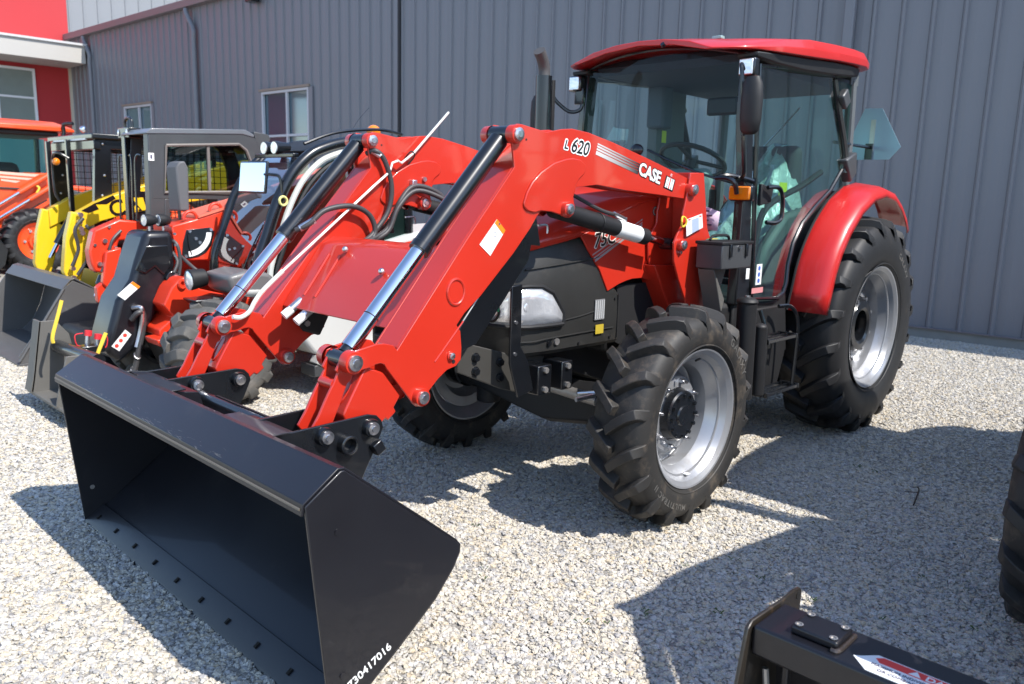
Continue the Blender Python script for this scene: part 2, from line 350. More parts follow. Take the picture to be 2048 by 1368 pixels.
def ring_text(body, par, c, r, a_start, size, y, mt, sgn=1):
    # lettering round the left (+Y) sidewall, tops outward, clockwise as read from +Y
    def f(a, b_, z):
        th = a_start + sgn * a / r; rr = r + b_
        return (rr * math.cos(th), y + z, rr * math.sin(th))
    o = text('lettering', body, size, f, mt, par, ext=.0015, space=1.25, bold=.0006)
    return o

def build_wheel(par, front, sx, sy, s):      # s=+1 left, -1 right
    T = B()
    if front: Rt, half, rim, c, yc, nl, lh = .524, .135, .328, (0, s * .771, .519), .127, 18, .046
    else: Rt, half, rim, c, yc, nl, lh = .727, .195, .405, (-2.296, s * .640, .715), .19, 20, .046
    wh = bpy.data.objects.new('front_wheel' if front else 'rear_wheel', None); COL.objects.link(wh); wh.parent = par; wh.location = c
    t = tyre('tyre', wh, (0, 0, 0), Rt, half, rim - .012, nl, lh, RUB if front else RUBC, angle=42 if front else 40, lw=.036 if front else .042, sect=half * (1.06 if front else 1.08), th0=.05)
    f = yc * s
    rimb = B()
    rp = [(f, rim + .004), (f - s * .004, rim + .004), (f - s * .010, rim - .004), (f - s * .014, rim - .020), (f - s * .038, rim - .022), (f - s * .042, rim - .026), (f - s * .050, rim - .048), (f - s * .056, rim - .050), (f - s * .10, rim - .052), (f - s * .106, rim - .056), (f - s * .114, rim - .072), (f - s * .17, rim - .074), (-f + s * .05, rim - .05), (-f + s * .03, rim - .022), (-f, rim + .004)]
    rimb.lathe(rp + [(-f, rim - .006), (-f + s * .05, rim - .064), (f - s * .17, rim - .082), (f - s * .108, rim - .080), (f - s * .060, rim - .058), (f - s * .018, rim - .026), (f - s * .002, rim - .004)], (0, 0, 0), 96, closed=True)
    rm_ = rimb.obj('rim', SILV, wh, ang=14)
    for d_, r_ in ((.050, rim - .047), (.112, rim - .068)):
        B().lathe([(f - s * (d_ - .006), r_), (f - s * (d_ - .003), r_ - .006), (f - s * (d_ + .003), r_ - .007), (f - s * (d_ + .007), r_ - .001)], (0, 0, 0), 96).obj('rim_bead', SILV, rm_, ang=20)
    if front: B().box(0, f - s * .05, -(rim - .052), .03, .05, .003).obj('rim_label', WHITE, rm_)
    if front:
        d = B(); d.lathe([(f - s * .19, rim - .074), (f - s * .20, rim - .085), (f - s * .205, .225), (f - s * .185, .205), (f - s * .145, .195), (f - s * .128, .182), (f - s * .122, .130), (f - s * .122, .02), (f - s * .134, .02), (f - s * .14, .16), (f - s * .16, .17), (f - s * .215, .2), (f - s * .215, rim - .07)], (0, 0, 0), 64)
        d.obj('disc', SILV, wh, ang=30)
        h = B(); h.lathe([(f - s * .24, .130), (f - s * .120, .130), (f - s * .112, .124), (f - s * .085, .120), (f - s * .078, .112), (f - s * .078, .05), (f - s * .070, .045), (f - s * .070, .0001)], (0, 0, 0), 48)
        hub = h.obj('hub', BLACK, wh, ang=30)
        for i in range(12):
            a = 2 * math.pi * i / 12; q = B(); q.cyl((.098 * math.cos(a), f - s * .080, .098 * math.sin(a)), (.098 * math.cos(a), f - s * .064, .098 * math.sin(a)), .010, 6); q.obj('bolt', BLACK, hub)
        for i in range(8):
            a = 2 * math.pi * i / 8 + .2; q = B(); x, z = .158 * math.cos(a), .158 * math.sin(a)
            q.cyl((x, f - s * .124, z), (x, f - s * .104, z), .013, 6).cyl((x, f - s * .106, z), (x, f - s * .084, z), .006, 10); q.obj('lug_nut', ZINC, hub)
        q = B(); q.cyl((.0, f - s * .03, -.0 + rim - .055), (0, f - s * .005, rim - .04), .006, 8).obj('valve', BLACK, wh)
        ax = None
    else:
        d = B(); d.lathe([(f - s * .21, rim - .056), (f - s * .215, .30), (f - s * .20, .25), (f - s * .15, .235), (f - s * .14, .20)], (0, 0, 0), 64)
        d.obj('disc', SILV, wh, ang=30, solid=.01)
        h = B(); h.lathe([(f - s * .34, .22), (f - s * .145, .21), (f - s * .115, .185), (f - s * .09, .165), (f - s * .085, .125), (f - s * .095, .105), (f - s * .36, .10)], (0, 0, 0), 40); hub = h.obj('hub', BLACK, wh, ang=30)
        h = B(); h.cyl((0, f - s * .30, 0), (0, f - s * .16, 0), .05, 24).obj('axle_shaft', STEEL, hub)
        for i in range(8):
            a = 2 * math.pi * i / 8 + .35; x, z = .185 * math.cos(a), .185 * math.sin(a)
            B().cyl((x, f - s * .125, z), (x, f - s * .095, z), .014, 6).obj('lug_nut', ZINC, hub)
        for i in range(4):
            a = 2 * math.pi * i / 4 + .9; x, z = .30 * math.cos(a), .30 * math.sin(a)
            B().box(x, f - s * .20, z, .07, .03, .07, Matrix.Rotation(-a, 4, 'Y')).obj('rim_clamp', ZINC, hub, bev=.004)
    if s > 0:
        sec = half * (1.06 if front else 1.08)
        if front:
            ring_text('GALAXY', wh, c, .402, R(124), .052, sec * .993, RUBG)
            ring_text('MULTITRAC II', wh, c, .402, R(281), .040, sec * .993, RUBG)
        else:
            ring_text('GALAXY', wh, c, .52, R(118), .055, sec * .993, RUBG)
    return wh

def outline(body, size, mk, y0, wdt, mt, par, **kw):
    for i in range(8):
        a = i * math.pi / 4; text('lettering_outline', body, size, mk(y0 + i * .00008, wdt * math.cos(a), wdt * math.sin(a)), mt, par, **kw)
def build_tractor():
    T = thing('tractor', 'large red tractor with enclosed glass cab and a front loader bucket resting on gravel', 'tractor', 'red loader tractors')
    # ---------------------------------------------------------------- chassis
    b = B(); b.box(-1.25, 0, .62, 2.2, .36, .36); b.prism([(.72, .76), (.25, .69), (-.25, .52), (-1.6, .42), (-2.5, .45), (-2.6, .85), (.3, .82), (.72, .80)], 'y', -.20, .20)
    ch = b.obj('chassis', MATTE, T, bev=.01)
    b = B(); b.prism([(.97, .89), (.95, .905), (.60, .80), (.42, .78), (.42, .64), (.56, .615), (.70, .66), (.97, .775)], 'y', .285, .305)
    fp = b.obj('front_support_plate', mat('dark bracket paint', (.045, .043, .039), .45, noise=(4, .2)), T, bev=.004)
    for x, z in [(.869, .827), (.868, .766), (.72, .788), (.718, .717)]:
        B().cyl((x, .304, z), (x, .322, z), .017, 6).cyl((x, .304, z), (x, .309, z), .022, 18).obj('bolt', BLACK, fp)
    B().prism([(.97, .89), (.95, .905), (.60, .80), (.42, .78), (.42, .64), (.56, .615), (.70, .66), (.97, .775)], 'y', -.305, -.285).obj('front_support_plate', DGREY, T, bev=.004)
    B().box(.93, 0, .83, .10, .57, .07).obj('front_bolster', MATTE, T, bev=.01)
    for x0, w_ in ((.555, .09), (.40, .075)):
        fb = B().box(x0, .375, .705, w_, .12, .135).obj('loader_mount_block', BLACK, T, bev=.006)
        for dz in (-.045, .045): B().cyl((x0 - .0, .435, .705 + dz), (x0, .447, .705 + dz), .014, 6).obj('bolt', STEEL, fb)
    # front axle
    b = B(); b.grid([[(x, y, z) for (x, z) in ((.09, .50 + h), (.0, .56 + h), (-.09, .50 + h), (-.09, .40 + h2), (0, .36 + h2), (.09, .40 + h2))] for y, h, h2 in ((-.62, .06, .04), (-.5, .05, .03), (-.2, .02, -.02), (0, .03, -.05), (.2, .02, -.02), (.5, .05, .03), (.62, .06, .04))], True)
    b.cyl((0, .56, .519), (0, .66, .519), .12, 24).cyl((0, -.56, .519), (0, -.66, .519), .12, 24)
    b.cyl((0, .50, .33), (0, .50, .66), .07, 20).cyl((0, -.50, .33), (0, -.50, .66), .07, 20)
    b.obj('front_axle', MATTE, T, bev=.008)
    b = B(); b.tube([(.12, -.45, .52), (.14, 0, .55), (.12, .45, .52)], .022, 10); b.cyl((.14, .10, .55), (.14, .42, .535), .03, 14); b.obj('steering_cylinder', STEEL, T)
    B().cyl((.30, .42, .60), (.22, .55, .62), .008, 8).cyl((.22, .50, .60), (.36, .46, .585), .012, 8).obj('grease_line', ZINC, T)
    b = B(); b.lathe([(-.62, .16), (-.45, .17), (-.3, .22), (.3, .22), (.45, .17), (.62, .16)], (-2.296, 0, .715), 32); b.obj('rear_axle', MATTE, T)
    for fr in (True, False):
        for s in (1, -1): build_wheel(T, fr, 0, 0, s)
    # ---------------------------------------------------------------- hood
    st = [(-.75, 1.57, 1.585, 1.61, 1.625, .38), (-.45, 1.545, 1.58, 1.605, 1.62, .38), (-.22, 1.52, 1.56, 1.59, 1.605, .38), (0, 1.455, 1.535, 1.57, 1.585, .38), (.12, 1.415, 1.505, 1.545, 1.56, .38), (.25, 1.378, 1.47, 1.515, 1.53, .38), (.38, 1.352, 1.43, 1.48, 1.495, .378), (.50, 1.332, 1.39, 1.44, 1.455, .372), (.60, 1.312, 1.35, 1.395, 1.41, .355), (.69, 1.285, 1.305, 1.345, 1.36, .31), (.745, 1.255, 1.265, 1.295, 1.31, .22)]
    rows = []
    for x, zl, zu, zt, zc, h in st:
        half_ = [(h, zl - .03), (h, zl), (h - .012, zl + .35 * (zu - zl)), (h - .028, zl + .8 * (zu - zl)), (h - .05, zu + .004), (h * .62, zt), (h * .3, zc - .002), (0, zc)]
        full = [(x, y, z) for y, z in half_] + [(x, -y, z) for y, z in half_[-2::-1]]
        rows.append(full)
    b = B(); b.grid(rows); hood = b.obj('hood', RED, T, ang=38, solid=.006)
    sp = [(.28, 1.345), (.21, 1.262), (.13, 1.18), (.06, 1.07), (-.03, 1.10), (-.09, 1.113), (-.14, 1.12), (-.22, 1.12), (-.30, 1.105), (-.40, 1.06), (-.50, .98), (-.75, .98), (-.75, 1.56), (-.45, 1.535), (-.22, 1.51), (0, 1.445), (.12, 1.405)]
    for s in (1, -1):
        p_ = B().prism(sp, 'y', s * .374, s * .386).obj('hood_side_panel', RED, T, bev=.003)
        if s > 0:
            q = [(-.235, 1.33), (-.30, 1.27), (-.335, 1.20), (-.345, 1.11)]
            B().tube([(x, .387, z) for x, z in [(-.15, 1.36), (-.22, 1.335), (-.27, 1.28), (-.30, 1.20), (-.305, 1.12)]], .004, 6).obj('panel_seam', RED, p_)
            outline('75C', .098, lambda y_, dx=0, dz=0: side_map((.185 + dx, 1.285 + dz), (-1, .14), y_), .3865, .005, WHITE, p_, shear=.25, space=1.02, bold=.001)
            text('lettering', '75C', .098, side_map((.185, 1.285), (-1, .14), .3885), BLACK, p_, bold=.001, shear=.25, space=1.02)
            for k in range(3):
                z0 = 1.262 - k * .016; hgt = (.006, .006, .012)[k]
                B().prism([(.19 - k * .01, z0 - .012), (-.20, z0 + .155), (-.20, z0 + .155 + hgt), (.19 - k * .01, z0 - .012 + hgt)], 'y', .3861, .3872).obj('decal_stripe', mat('silver decal', (.42, .42, .43), .35, metal=.4), p_)
            text('lettering', 'CASE', .062, side_map((-.29, 1.435), (-1, .25), .3875), mat('dark decal', (.05, .03, .03), .4), p_, bold=.003)
            text('lettering', 'CASE', .062, side_map((-.29, 1.435), (-1, .25), .3885), mat('grey decal', (.28, .26, .26), .4), p_, bold=0)
    # nose
    rows = []
    for x, h, zt, zb in [(-.05, .378, 1.07, .80), (.10, .378, 1.21, .80), (.25, .378, 1.335, .80), (.40, .376, 1.336, .80), (.50, .370, 1.325, .80), (.60, .352, 1.305, .80), (.68, .310, 1.275, .805), (.725, .25, 1.25, .815), (.745, .16, 1.235, .83)]:
        hf = [(h - .02, zb), (h, zb + .02), (h + .004, (zt + zb) / 2), (h, zt - .04), (h - .03, zt), (h * .5, zt + .02), (0, zt + .03)]
        rows.append([(x, y, z) for y, z in hf] + [(x, -y, z) for y, z in hf[-2::-1]])
    b = B(); b.grid(rows); b.f.append(tuple(range(len(rows[0]) * (len(rows) - 1), len(rows[0]) * len(rows))))
    nose = b.obj('nose_cowl', DGREY, T, ang=38)
    B().tube([(.62, .356, 1.20), (.45, .380, 1.215), (.20, .3835, 1.235), (.12, .3835, 1.245)], .004, 6).obj('crease', DGREY, nose)
    B().tube([(.37, .3815, .955), (.25, .3825, .965), (.10, .383, .985)], .0035, 6).obj('crease', DGREY, nose)
    B().tube([(.66, .330, .875), (.58, .366, .872), (.44, .3825, .88), (.0, .384, .885)], .0035, 6).obj('crease', DGREY, nose)
    B().tube([(-.035, .3835, .83), (-.035, .3835, 1.05)], .003, 6).obj('crease', MATTE, nose)
    for x, z in ((.02, .84), (.26, .835), (-.01, 1.03)): B().cyl((x, .380, z), (x, .3855, z), .007, 10).obj('clip', MATTE, nose)
    B().box(-.38, 0, 1.0, .70, .62, .52).obj('engine_block', MATTE, T, bev=.02)
    b = B(); b.prism([(-.06, .80), (-.06, 1.09), (-.75, 1.09), (-.75, .7), (-.3, .7)], 'y', .345, .355); b.both(); b.obj('engine_side_screen', mat('black screen', (.008, .008, .009), .7), T)
    # headlight wrap
    path = [(.385, .384), (.46, .381), (.53, .374), (.60, .361), (.655, .337), (.695, .305), (.725, .262), (.742, .20), (.748, .15)]
    tops = [.99, 1.085, 1.118, 1.122, 1.118, 1.110, 1.10, 1.09, 1.08]; bots = [.948, .948, .948, .948, .95, .952, .955, .96, .965]
    for s in (1, -1):
        a = [[(x + .005, s * (y + .004), z0 + (z1 - z0) * t) for t in (0, .33, .66, 1)] for (x, y), z1, z0 in zip(path, tops, bots)]
        hl = B().grid(a).obj('headlight', LENS, T, ang=60, solid=.01)
        fr = [(x + .006, s * (y + .006), z0 - .006) for (x, y), z0 in zip(path, bots)] + [(x + .006, s * (y + .006), z1 + .006) for (x, y), z1 in list(zip(path, tops))[::-1]]
        B().tube(fr + [fr[0]], .011, 8, sm=False).obj('bezel', MATTE, hl)
        B().tube([(.735 + .012 * math.cos(a) * 0, s * (.262 + .048 * math.cos(a)), 1.02 + .052 * math.sin(a)) for a in [2 * math.pi * k / 20 for k in range(21)]], .006, 6, sm=False).obj('reflector_rim', MATTE, hl)
        for zz in (.985, 1.02, 1.055, 1.09): B().tube([(.50, s * .3835, zz), (.585, s * .3705, zz)], .0025, 5, sm=False).obj('lens_rib', LENS, hl)
        B().sphere((.60, s * .362, 1.03), .030, 14, 8, (1, .25, 1)).obj('bulb', LENS, hl)
        if s > 0:
            B().box(.741, .292, 1.04, .003, .05, .045).obj('sticker', mat('green sticker', (.02, .30, .14), .5), hl)
    st_ = B().box(.118, .387, .985, .074, .003, .10).obj('spec_sticker', mat('grey sticker', (.20, .20, .20), .5), nose)
    for k in range(5): B().box(.15 - k * .016, .3892, .985, .006, .001, .09).obj('print', mat('pale print', (.45, .45, .44), .5), st_)
    B().box(.115, .3885, .888, .062, .003, .045).obj('warning_sticker', mat('dull yellow sticker', (.45, .33, .03), .5), nose)
    B().cyl((.47, .372, .855), (.47, .382, .855), .013, 14).obj('latch', BLACK, nose); B().cyl((.42, .374, .858), (.42, .384, .858), .016, 14).obj('latch', STEEL, nose)
    # grille guard post
    for s in (1, -1):
        b = B(); b.prism([(.755, 1.14), (.69, 1.145), (.69, .87), (.64, .80), (.60, .66), (.70, .64), (.755, .80)], 'y', s * .395, s * .407)
        gp = b.obj('guard_post', BLACK, T, bev=.003)
        for z in (.98, .84): B().cyl((.725, s * .406, z), (.725, s * .412, z), .008, 12).obj('bolt', ZINC, gp)
    # ---------------------------------------------------------------- exhaust
    b = B(); b.cyl((-.375, -.48, 1.55), (-.375, -.48, 2.205), .047, 28); ex = b.obj('exhaust', BLACK, T, ang=40)
    B().tube([(-.375, -.48, 2.19), (-.375, -.48, 2.24), (-.355, -.475, 2.285), (-.31, -.465, 2.335)], .034, 18).obj('tail_pipe', mat('shaded grey pipe', (.075, .072, .072), .6, metal=.2), ex)  # pipe end grey set darker to stand for shade on it
    B().prism([(-.43, 1.7), (-.455, 1.7), (-.455, 2.19), (-.43, 2.19)], 'y', -.49, -.46).obj('heat_shield', MATTE, ex, bev=.003)
    # ---------------------------------------------------------------- cab
    ybase = .62
    base = B().prism([(-.80, .62), (-.80, .97), (-1.30, .945), (-1.42, 1.0), (-1.50, .62)], 'y', -.60, .60).obj('cab_base', MATTE, T, bev=.01)
    B().box(-1.5, 0, .93, 1.2, 1.1, .06).obj('cab_floor', MATTE, T)
    def Y(z): return .565 + .05 * (2.28 - z) / 1.3       # cab gets wider downwards
    for s in (1, -1):
        rows = []
        for x0, x1, z in [(-.775, -.935, .96), (-.80, -.93, 1.25), (-.83, -.915, 1.65), (-.80, -.90, 1.95), (-.825, -.925, 2.30)]:
            y = Y(z)
            rows.append([(x0, s * (y - .05), z), (x0 - .01, s * (y + .005), z), (x1, s * (y + .005), z), (x1, s * (y - .05), z)])
        B().grid(rows, True).obj('front_pillar', BLACK, T, bev=.008)
        dp = [(-.935, 2.25), (-1.4, 2.285), (-1.88, 2.30), (-1.97, 2.10), (-2.09, 1.85), (-2.085, 1.74), (-1.92, 1.60), (-1.72, 1.50), (-1.55, 1.40), (-1.44, 1.28), (-1.385, 1.15), (-1.375, 1.05), (-1.34, .99), (-1.26, .965), (-.955, .985), (-.945, 1.5)]
        B().prism(dp, 'y', 0, .004).obj
        g = B(); n = len(dp); g.add([(x, s * (Y(z) + .006), z) for x, z in dp], [tuple(range(n))]); gl = g.obj('door', G_DOOR if s > 0 else G_CLR, T, fix=False)
        B().tube([(x, s * (Y(z) + .006), z) for x, z in dp + [dp[0]]], .013, 8, sm=False).obj('door_frame', BLACK, gl)
        B().tube([(-1.90, s * .56, 2.28), (-1.99, s * .575, 2.08), (-2.11, s * .585, 1.85), (-2.12, s * .59, 1.72)], .028, 8).obj('rear_pillar', BLACK, T)
        B().tube([(-2.40, s * .47, 2.33), (-2.41, s * .48, 1.9), (-2.42, s * .48, 1.2)], .036, 8).obj('corner_pillar', TRIM, T)
        B().add([(-1.93, s * .565, 2.28), (-2.13, s * .59, 1.75), (-2.41, s * .49, 1.72), (-2.40, s * .48, 2.31)], [(0, 1, 2, 3)]).obj('quarter_window', G_DOOR if s > 0 else G_CLR, T, fix=False)
        B().box(-1.99, s * .60, 2.17, .09, .05, .10, Matrix.Rotation(.7, 4, 'Y')).obj('hinge_cover', DARKG, T, bev=.012)
        B().prism([(-2.06, 1.80), (-2.22, 1.86), (-2.24, 1.72), (-2.16, 1.66)], 'y', s * .56, s * .63).obj('hinge_cover', DARKG, T, bev=.012)
    # curved windscreen
    rows = []
    for z in (1.02, 1.35, 1.65, 1.95, 2.29):
        y = Y(z) - .02; x = -.80 - .03 * (z - 1.0); lift = .062 if z > 2.2 else 0
        rows.append([(x + .085 * (1 - (t * t)), y * t, z + lift * (1 - t * t)) for t in (-1, -.75, -.5, -.25, 0, .25, .5, .75, 1)])
    ws = B().grid(rows).obj('windscreen', G_WIND, T, ang=60, fix=False)
    B().tube([rows[-1][i] for i in range(9)], .008, 8).obj('windscreen_header', BLACK, T)
    # rear glass + frame
    B().grid([[(-2.42, y, z) for y in (-.46, .46)] for z in (1.3, 2.32)]).obj('rear_window', G_REAR, T, fix=False)
    B().box(-2.42, 0, 1.28, .06, .98, .06).obj('rear_window_frame', TRIM, T); B().box(-2.40, 0, 2.34, .12, .98, .07).obj('rear_window_frame', TRIM, T)
    B().tube([(-2.405, -.30, 1.75), (-2.40, -.05, 2.0), (-2.40, .12, 2.18)], .006, 6).obj('rear_wiper', ZINC, T)
    B().box(-2.42, 0, 1.1, .05, 1.0, .33).obj('rear_cab_wall', TRIM, T)
    # roof
    stn = [(-.62, 2.298, 2.312, .46), (-.70, 2.300, 2.320, .56), (-.80, 2.304, 2.335, .62), (-1.05, 2.315, 2.385, .66), (-1.37, 2.335, 2.43, .665), (-1.72, 2.36, 2.452, .665), (-2.0, 2.375, 2.465, .66), (-2.17, 2.382, 2.468, .65), (-2.33, 2.388, 2.468, .60), (-2.44, 2.395, 2.455, .52), (-2.48, 2.405, 2.44, .48)]
    rows = []
    for i, (x, zl, ze, h) in enumerate(stn):
        a = .045 if i > 2 else .07
        up = [(h - .03, zl - .002), (h, zl), (h + .004, zl + .45 * (ze - zl)), (h - .025, ze), (h * .7, ze + a * .55), (h * .35, ze + a * .9), (0, ze + a)]
        lo = [(0, ze + a - .026 if i < 3 else zl + .02), (h * .5, ze + a * .75 - .026 if i < 3 else zl + .02)]
        full = [(x + .0, y, z) for y, z in up] + [(x, -y, z) for y, z in up[-2::-1]] + [(x, -lo[1][0], lo[1][1]), (x, 0, lo[0][1]), (x, lo[1][0], lo[1][1])]
        rows.append(full)
    rf = B().grid(rows, True).obj('roof', REDF, T, bev=.006, ang=40)
    b = B(); rows = []
    for x, zl, zd in [(-.80, 2.296, .03), (-1.05, 2.315, .055), (-1.37, 2.335, .07), (-1.72, 2.36, .075), (-2.0, 2.372, .065), (-2.2, 2.380, .05), (-2.40, 2.39, .02)]:
        h = .635 if x > -2.1 else (.60 if x > -2.3 else .48)
        rows.append([(x, h - .13, zl - .004), (x, h - .12, zl - zd), (x, h - .01, zl - zd), (x, h, zl - .004)])
    B().grid(rows, True).obj('roof_skirt', MATTE, T, bev=.012)
    B().grid([[(x, -y, z) for x, y, z in r_] for r_ in rows], True).obj('roof_skirt', MATTE, T, bev=.012)
    B().prism([(-.86, 2.30), (-.90, 2.26), (-2.35, 2.25), (-2.38, 2.33), (-.95, 2.36)], 'y', -.48, .48).obj('headliner', mat('dark headliner', (.03, .035, .05), .8), T)
    for y in (-.25, .33):
        B().box(-.90, y, 2.405, .04, .06, .018).obj('roof_marker_lamp', mat('teal lens', (.25, .38, .36), .15, coat=1), rf, bev=.004)
    B().cyl((-.60, .18, 2.335), (-.585, .18, 2.345), .012, 12).obj('washer_nozzle', BLACK, rf)
    # work lamps
    for s in (1, -1):
        wl = B().box(-.80, s * .585, 2.215, .06, .095, .095).obj('work_lamp', BLACK, T, bev=.012)
        B().box(-.768, s * .585, 2.215, .008, .078, .078).obj('lens', LENS, wl, bev=.008)
        B().cyl((-.84, s * .57, 2.26), (-.84, s * .55, 2.30), .012, 8).obj('lamp_bracket', BLACK, wl)
    # mirrors
    for s in (1, -1):
        y = .725
        rows = []
        for z, h, d in [(1.855, .030, .02), (1.875, .05, .035), (1.93, .058, .045), (2.03, .058, .05), (2.10, .052, .045), (2.135, .035, .03)]:
            rows.append([(-.60 + d * math.cos(2 * math.pi * k / 12) * .8, s * y + h * math.sin(2 * math.pi * k / 12), z) for k in range(12)])
        mr = B().grid(rows, True).obj('mirror', MATTE, T, ang=60)
        if s > 0: B().tube([(-.76, .60, 1.64), (-.70, .655, 1.665), (-.66, .665, 1.80), (-.64, .64, 2.14), (-.66, .62, 2.21), (-.70, .61, 2.19)], .011, 8).obj('mirror_stay', BLACK, mr)
        else: B().tube([(-.60, -.73, 2.09), (-.66, -.70, 2.16), (-.70, -.66, 2.10), (-.75, -.60, 2.045), (-.79, -.545, 2.06), (-.80, -.535, 2.13)], .012, 8).obj('mirror_stay', BLACK, mr)
    B().box(-.80, -.56, 2.14, .03, .07, .10).obj('mirror_bracket', BLACK, T, bev=.006)
    B().tube([(-.86, .625, 1.63), (-.79, .60, 1.645), (-.70, .555, 1.655), (-.66, .52, 1.64)], .014, 8).obj('grab_stay', BLACK, T)
    B().tube([(-.66, .52, 1.64), (-.66, .585, 1.64), (-.68, .62, 1.615), (-.70, .625, 1.56)], .013, 8).obj('grab_stay', BLACK, T)
    ind = B().box(-.745, .63, 1.565, .045, .135, .085).obj('indicator_lamp', BLACK, T, bev=.012)
    B().box(-.720, .63, 1.565, .016, .124, .072).obj('lens', AMBER, ind, bev=.008)
    B().tube([(-.73, .02, 1.80), (-.72, .2, 1.73), (-.74, .40, 1.66), (-.78, .55, 1.62)], .007, 6).obj('wiper', BLACK, T)
    B().sphere((-.735, -.06, 1.80), .045, 14, 10, (.5, 1, .8)).obj('wiper_motor', BLACK, T)
    # door handle and stickers
    B().tube([(-.96, .665, 1.60), (-1.04, .69, 1.60), (-1.09, .69, 1.54), (-1.095, .69, 1.44), (-1.04, .685, 1.41), (-.98, .66, 1.412)], .012, 8).obj('door_handle', BLACK, T)
    B().prism([(-.94, 1.62), (-1.08, 1.60), (-1.06, 1.52), (-.94, 1.5)], 'y', .618, .64).obj('door_lock', MATTE, T, bev=.005)
    sk = B().prism([(-.967, 1.178), (-1.03, 1.178), (-1.03, 1.062), (-.967, 1.062)], 'y', .632, .634).obj('door_sticker', WHITE, T)
    for z in (1.155, 1.12, 1.085): B().cyl((-.998, .634, z), (-.998, .6352, z), .013, 14).obj('pictogram', mat('blue print', (.05, .12, .45), .5), sk)
    B().prism([(-.93, 1.045), (-1.06, 1.045), (-1.06, 1.015), (-.93, 1.015)], 'y', .632, .634).obj('door_sticker', mat('pink sticker', (.6, .25, .25), .5), T)
    B().prism([(-1.10, 1.55), (-1.155, 1.55), (-1.155, 1.49), (-1.10, 1.49)], 'y', .55, .552).obj('cab_sticker', WHITE, T)
    B().prism([(-.85, 1.16), (-.885, 1.16), (-.885, 1.10), (-.85, 1.10)], 'y', .632, .636).obj('pillar_sticker', WHITE, T, bev=.002)
    # interior
    b = B(); b.box(-2.02, 0, 1.30, .50, .48, .14); seat = b.obj('seat', SEATM, T, bev=.04, seg=3)
    B().prism([(-2.20, 1.32), (-2.10, 1.34), (-2.20, 1.90), (-2.30, 1.92), (-2.34, 1.60)], 'y', -.23, .23).obj('backrest', SEATM, seat, bev=.05, seg=3)
    rows = []
    rnd = random.Random(3)
    for i, z in enumerate((1.24, 1.36, 1.5, 1.64, 1.78, 1.90)):
        f = 1 - .17 * i
        rows.append([(-2.0 - .055 * i + (.38 * f + rnd.uniform(-.035, .035)) * math.cos(2 * math.pi * k / 22), .05 + (.36 * f + rnd.uniform(-.035, .035)) * math.sin(2 * math.pi * k / 22), z + rnd.uniform(-.03, .03)) for k in range(22)])
    B().grid(rows, True).obj('seat_cover', PLASTIC, seat, ang=20)
    b = B(); b.box(-1.02, 0, 1.36, .20, .46, .62); b.obj('dash_console', mat('dash grey', (.10, .12, .12), .6), T, bev=.05, seg=3)
    B().prism([(-.90, 1.60), (-1.18, 1.72), (-1.26, 1.66), (-1.12, 1.45)], 'y', -.17, .17).obj('instrument_cluster', mat('pale grey plastic', (.22, .26, .25), .5), T, bev=.03, seg=3)
    sw = B(); cen = Vector((-1.20, .03, 1.76)); nn = Vector((-.45, 0, .9)).normalized(); u1 = Vector((0, 1, 0)); u2 = nn.cross(u1)
    sw.tube([cen + (u1 * math.cos(a) + u2 * math.sin(a)) * .20 for a in [2 * math.pi * k / 24 for k in range(25)]], .015, 8, sm=False)
    for a in (.5, 2.6, 4.7): sw.cyl(cen, cen + (u1 * math.cos(a) + u2 * math.sin(a)) * .195, .012, 8)
    sw.cyl(cen, cen - nn * .35, .03, 12); sw.obj('steering_wheel', MATTE, T)
    B().prism([(-1.35, 1.0), (-2.0, 1.0), (-2.05, 1.5), (-1.7, 1.45), (-1.45, 1.25)], 'y', .36, .44).obj('side_console', mat('console grey', (.07, .085, .085), .6), T, bev=.03)
    B().tube([(-1.08, .50, 1.05), (-1.15, .50, 1.18), (-1.22, .5, 1.42), (-1.35, .50, 1.52), (-1.7, .5, 1.62), (-1.98, .5, 1.72)], .02, 8).obj('grab_rail', MATTE, T)
    B().sphere((-1.07, .5, 1.04), .03).obj('lever_knob', MATTE, T)
    B().prism([(-1.42, 1.64), (-1.52, 1.64), (-1.52, 1.56), (-1.42, 1.56)], 'y', .50, .503).obj('yellow_sticker', mat('lime sticker', (.55, .6, .03), .5), T)
    B().box(-1.68, -.50, 1.9, .34, .07, .80).obj('far_pillar', TRIM, T)
    B().box(-1.50, -.44, 2.13, .12, .14, .28).obj('far_duct', mat('trim blue grey', (.06, .075, .10), .7), T, bev=.02)
    for z in (2.04, 1.945): B().box(-1.60, -.463, z, .05, .003, .08).obj('yellow_sticker', mat('lime sticker', (.55, .6, .03), .5), T)
    B().box(-1.0, .33, 2.05, .03, .20, .10).obj('inside_mirror', MATTE, T, bev=.02)
    pp = B(); pp.grid([[(-.77, .345, 1.495), (-.765, .42, 1.485), (-.775, .49, 1.462)], [(-.77, .36, 1.37), (-.76, .42, 1.362), (-.77, .485, 1.358)]])
    pp = pp.obj('paper_note', mat('pink paper', (.62, .48, .60), .7), T, solid=.002)
    for k in range(4): B().box(-.757, .40 + .02 * (k % 2), 1.465 - k * .025, .002, .07, .008).obj('print', mat('ink', (.08, .07, .12), .6), pp)
    # SMV sign
    sm = [(.44, 2.19), (.56, 2.185), (.71, 1.92), (.64, 1.835), (.36, 1.835), (.33, 1.92)]
    sg = B().prism(sm, 'x', -2.752, -2.748).obj('rear_sign', mat('bare aluminium back', (.42, .62, .72), .35, metal=.6, noise=(3, .1)), T)
    B().tube([(-2.14, .50, 1.92), (-2.72, .50, 1.92)], .012, 6).box(-2.735, .50, 1.89, .015, .05, .11).obj('sign_bracket', BLACK, sg)
